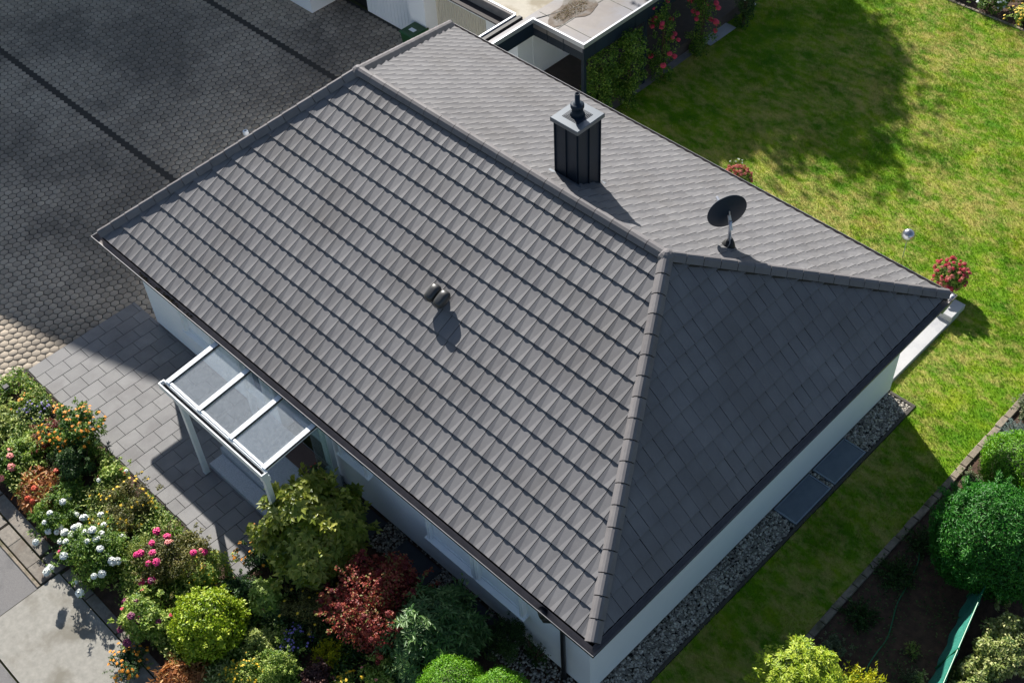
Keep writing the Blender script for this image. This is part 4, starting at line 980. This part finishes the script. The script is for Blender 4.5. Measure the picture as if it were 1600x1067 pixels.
P_('box_ball', 'clipped bright green ball, left of the pair at the bottom edge', 'shrub', 13.2, -1.72, .64, 1.85, 'ball', G['bright'], 17000, .038, .022, base=.45)
P_('box_ball', 'clipped bright green ball, right of the pair next to the gravel', 'shrub', 14.02, -1.28, .56, 2.0, 'ball', G['bright'], 15000, .038, .022, base=.75)
P_('yew', 'dark green shrub against the wall behind the clipped balls', 'shrub', 12.75, -.0, .52, .7, 'bush', G['dark'], 5000, .05, .016)
P_('cotoneaster', 'dark fan shaped twigs spreading up the white wall', 'shrub', 13.4, .22, .45, 1.0, 'feather', G['dark'], 1100, .04, .02, ry=.14)
# low infill between the plants
def infill(name, poly, n, mat, hgt, Lf, Wf):
    (xa, xb, ya, yb) = poly; x = RNG.uniform(xa, xb, n); y = RNG.uniform(ya, yb, n)
    k = np.sin(x * 3.1 + 1) * np.sin(y * 4.3 + x) + RNG.normal(0, .35, n); s_ = k > -.1; x = x[s_]; y = y[s_]; n = len(x)
    P = np.stack([x, y, RNG.uniform(.02, hgt, n)], 1)
    V, F, T = leaf_arrays(P, RNG.normal(0, .5, (n, 3)) + [0, 0, 1], Lf, Wf)
    tag(np_mesh(name, V, F, mat, T), kind='stuff')
infill('ground_cover', (-.7, 9.9, -4.7, -2.72), 40000, G['fresh'], .3, .075, .036)
infill('ground_cover', (-.7, 9.9, -4.7, -2.72), 24000, G['green'], .34, .08, .036)
infill('ground_cover', (.2, 9.9, -4.75, -2.75), 16000, G['palegreen'], .46, .07, .03)
infill('ground_cover', (17.05, 18.9, 4.4, 9.6), 2600, G['dark'], .08, .06, .025)
infill('ground_cover', (7.8, 12.4, -3.2, -1.3), 18000, G['dark'], .26, .07, .034)
infill('ground_cover', (9.9, 13.4, -3.9, -1.3), 15000, G['green'], .28, .07, .034)

# --- right garden
P_('thuja_ball', 'large clipped dark green ball beside the green net fence', 'shrub', 18.5, 7.75, 1.12, 2.0, 'ball', G['thuja'], 30000, .085, .028, base=.1)
P_('cypress_bush', 'loose lime green conifer behind the large clipped ball', 'shrub', 17.95, 10.1, .85, 1.1, 'ball', G['bright'], 15000, .06, .026)
P_('lavender', 'silvery grey lavender mound at the right lawn edge', 'plant', 17.35, 11.15, .45, .4, 'feather', G['grey'], 5200, .05, .010)
P_('rose', 'red roses growing at the right picture edge', 'flower', 17.15, 11.85, .32, .5, 'bush', G['sage'], 1800, .05, .026, [('ball', 'red', 4, .065, .3)])
P_('variegated_shrub', 'small cream and green variegated shrub below the lavender', 'shrub', 17.2, 10.45, .26, .3, 'bush', G['variegated'], 1800, .05, .028)
P_('sage', 'dry sage coloured mound beside the lawn edging', 'plant', 17.28, 9.35, .38, .3, 'bush', G['sage'], 3000, .045, .02)
P_('hedge', 'pale yellow green hedge running along the net fence', 'hedge', 19.75, 5.6, .52, 1.05, 'bush', G['variegated'], 12000, .075, .045, ry=1.9, K=60)
P_('viburnum', 'yellow green leafy shrub at the bottom edge right of the lawn', 'shrub', 17.7, 2.4, .8, 2.5, 'whorl', G['lime'], 8200, .085, .036)
P_('golden_conifer', 'golden yellow conifer at the bottom edge beside the hose', 'shrub', 18.5, 3.15, .68, 2.3, 'feather', G['gold'], 13000, .07, .026)
P_('herb', 'shaded grey green herb behind the yellow green shrubs', 'plant', 17.4, 4.15, .34, .35, 'bush', G['sage'], 2600, .045, .02)
P_('seedling_conifer', 'tiny feathery conifer seedling on the dark soil near the fence', 'plant', 18.5, 5.25, .2, .3, 'feather', G['palegreen'], 500, .05, .014)
P_('seedling_conifer', 'tiny grey conifer seedling nearest the golden yellow conifer', 'plant', 18.75, 4.75, .2, .28, 'feather', G['sage'], 500, .05, .014)
P_('small_perennial', 'small bright leafed plant at the foot of the net fence', 'plant', 18.9, 4.85, .12, .2, 'bush', G['variegated'], 250, .05, .03)
P_('creeping_juniper', 'dark creeping juniper on the soil beside the hose', 'plant', 17.35, 6.5, .5, .22, 'feather', G['dark'], 2600, .06, .02)
P_('creeping_juniper', 'low dark mat plant near the lawn edging in the shade', 'plant', 17.35, 5.2, .42, .2, 'feather', G['dark'], 1800, .06, .02)
P_('creeping_juniper', 'dark mat plant left of the large clipped ball', 'plant', 17.3, 7.5, .42, .2, 'feather', G['dark'], 1800, .06, .02)

# --- planted pots on the terrace edge
def potted(x, y, lb, cols, r, zp):
    e = P_('potted_hydrangea', lb, 'potted plant', x, y, r, .85, 'ball', G['fresh'], 3000, .06, .035, [('head', cols[0], 46, .062, -.4), ('head', cols[1], 46, .062, -.4)], base=.28, group='hydrangeas in planters behind the house', z0=zp)
    b = MB(); b.lathe([(.15, 0), (.2, .25), (.24, .34), (.25, .36), (.22, .36), (.2, .3)], (0, 0, 0), 18); b.build('planter', M_pot, e, True)
potted(13.85, 14.05, 'pink flowering hydrangea in a pot beyond the far roof corner', ('blush', 'rosered'), .38, .0)
potted(7.95, 13.45, 'pink flowering hydrangea peeking over the rear eave', ('blush', 'rust'), .34, .0)
P_('daisy_clump', 'tiny white flowers on the lawn behind the rear eave', 'flower', 7.2, 14.5, .14, .12, 'bush', G['fresh'], 120, .04, .02, [('daisy', 'white', 6, .03, .2)])

# --- climbers by the carport
P_('climbing_shrub', 'dense dark climber against the near carport post', 'climbing plant', 3.0, 13.7, .42, 2.1, 'column', G['green'], 5200, .07, .045, K=None)
P_('climbing_shrub', 'tall leafy climber between dark climber and rose post', 'climbing plant', 3.2, 14.65, .38, 2.4, 'column', G['green'], 5000, .07, .045)
P_('climbing_rose', 'climbing rose with few red flowers nearest the carport', 'climbing plant', 3.2, 16.1, .28, 2.5, 'column', G['green'], 3200, .06, .035, [('ball', 'rosered', 16, .085, -.2)])
P_('climbing_rose', 'climbing rose covered in pink red flowers by the path end', 'climbing plant', 3.2, 17.9, .32, 2.5, 'column', G['green'], 3800, .06, .035, [('ball', 'rosered', 30, .09, -.2)])
P_('climbing_rose', 'slender climbing plant standing alone in the lawn at the top', 'climbing plant', 3.3, 19.85, .24, 2.0, 'column', G['dark'], 2600, .06, .035, [('ball', 'white', 2, .05, -.2)])
P_('ivy', 'low dark bush at the foot of the near carport post', 'shrub', 3.15, 12.95, .35, .8, 'bush', G['dark'], 2600, .06, .04)
# --- far bed at the top right
P_('white_perennial', 'white flowering border clump at the far lawn edge', 'flower', 8.4, 25.4, .55, .5, 'bush', G['green'], 2400, .07, .03, [('daisy', 'white', 40, .05, .0)])
P_('coreopsis', 'yellow flowering border clump at the far right lawn corner', 'flower', 9.6, 25.35, .5, .45, 'bush', G['fresh'], 2200, .07, .03, [('daisy', 'yellow', 70, .05, .0)])
P_('rudbeckia', 'orange flowering plant between the far border clumps', 'flower', 8.7, 25.9, .3, .7, 'bush', G['green'], 1200, .07, .03, [('daisy', 'orange', 20, .055, .1)])
P_('ornamental_grass', 'arching dark ornamental grass behind the yellow border flowers', 'grass plant', 9.5, 26.6, .6, .7, 'grassy', G['sage'], 380, .6, .02)
P_('dark_border_shrub', 'dark border shrub at the top edge of the far bed', 'shrub', 7.2, 25.7, .6, .5, 'bush', G['dark'], 2600, .07, .035)
e = empty('garden_ball', (9.95, 25.35, 0), label='silver ball standing in the border at the upper right edge', cat='garden ornament')
b = MB(); b.lathe([(.01, .12)] + [(.13 * math.sin(t), .25 - .13 * math.cos(t)) for t in [math.pi * k / 9 for k in range(1, 9)]] + [(.01, .38)], (0, 0, 0), 16); b.build('globe', M_pvc, e, True)
b = MB(); b.tube([(0, 0, -.02), (0, 0, .14)], .02, 8); b.build('stake', M_zinc, e)

# ================================================================== OFF-FRAME SHADE CASTERS (real neighbours)
nb_ = empty('neighbour_house', (-18.5, 8.0, 0), rz=rad(16.7), label='neighbouring house standing beyond the driveway outside the picture', cat='house')
Hn = 12.0; sx, sy = 1.37, -.69
qx, qy = 2.9 - sx * Hn, -.42 - sy * Hn
nb_.location = (qx, qy, 0)
b = MB(); b.box(-13, 0, 0, 15.5, 0, Hn - .3); b.build('wall', M_wall, nb_)
b = MB(); b.box(-13, 0, 0, 15.5, Hn - .3, Hn)
for k in range(30): b.box(-.44 * k - .42, -.44 * k - .02, -.10, 0, Hn - .12, Hn - .01, .03)
b.build('roof', M_tileroof, nb_)
tr_ = empty('shade_tree', (8.8 - 1.37 * 10.5, 18.2 + .69 * 10.5, 0), label='broad tree beyond the garage outside the picture', cat='tree')
b = MB(); b.tube([(0, 0, 0), (.1, 0, 3), (0, .1, 6.5), (.1, 0, 10)], [.35, .28, .2, .08], 10)
for k in range(8):
    a = k * .8; b.tube([(0, 0, 3.5 + k * .5), (math.cos(a) * 1.5, math.sin(a) * 1.5, 6 + k * .4)], [.12, .05], 6)
b.build('trunk', M_bark, tr_)
n = 42000; a = RNG.uniform(0, 6.28, n); z = RNG.uniform(3.5, 12.0, n)
# crown as overlapping leaf clumps
K = 130; lobes = np.array([(-1.6, 1.6, 8.0, 3.1), (1.7, -1.4, 8.0, 1.8), (.6, -3.4, 7.0, 2.1), (-2.5, -2.0, 6.5, 2.6)])[RNG.choice(4, K, p=[.4, .2, .2, .2])]
cc = unit(RNG.normal(size=(K, 3))) * RNG.uniform(.2, .9, K)[:, None] * lobes[:, 3:4] + lobes[:, :3]; k = RNG.integers(0, K, n)
Nl = unit(RNG.normal(size=(n, 3))); P = cc[k] + Nl * (RNG.uniform(.3, 1, n) ** .5 * np.where(RNG.random(n) < .16, 2.0, .95))[:, None]
V, F, T = leaf_arrays(P, RNG.normal(size=(n, 3)), .28, .2)
np_mesh('crown', V, F, G['green'], T, tr_)
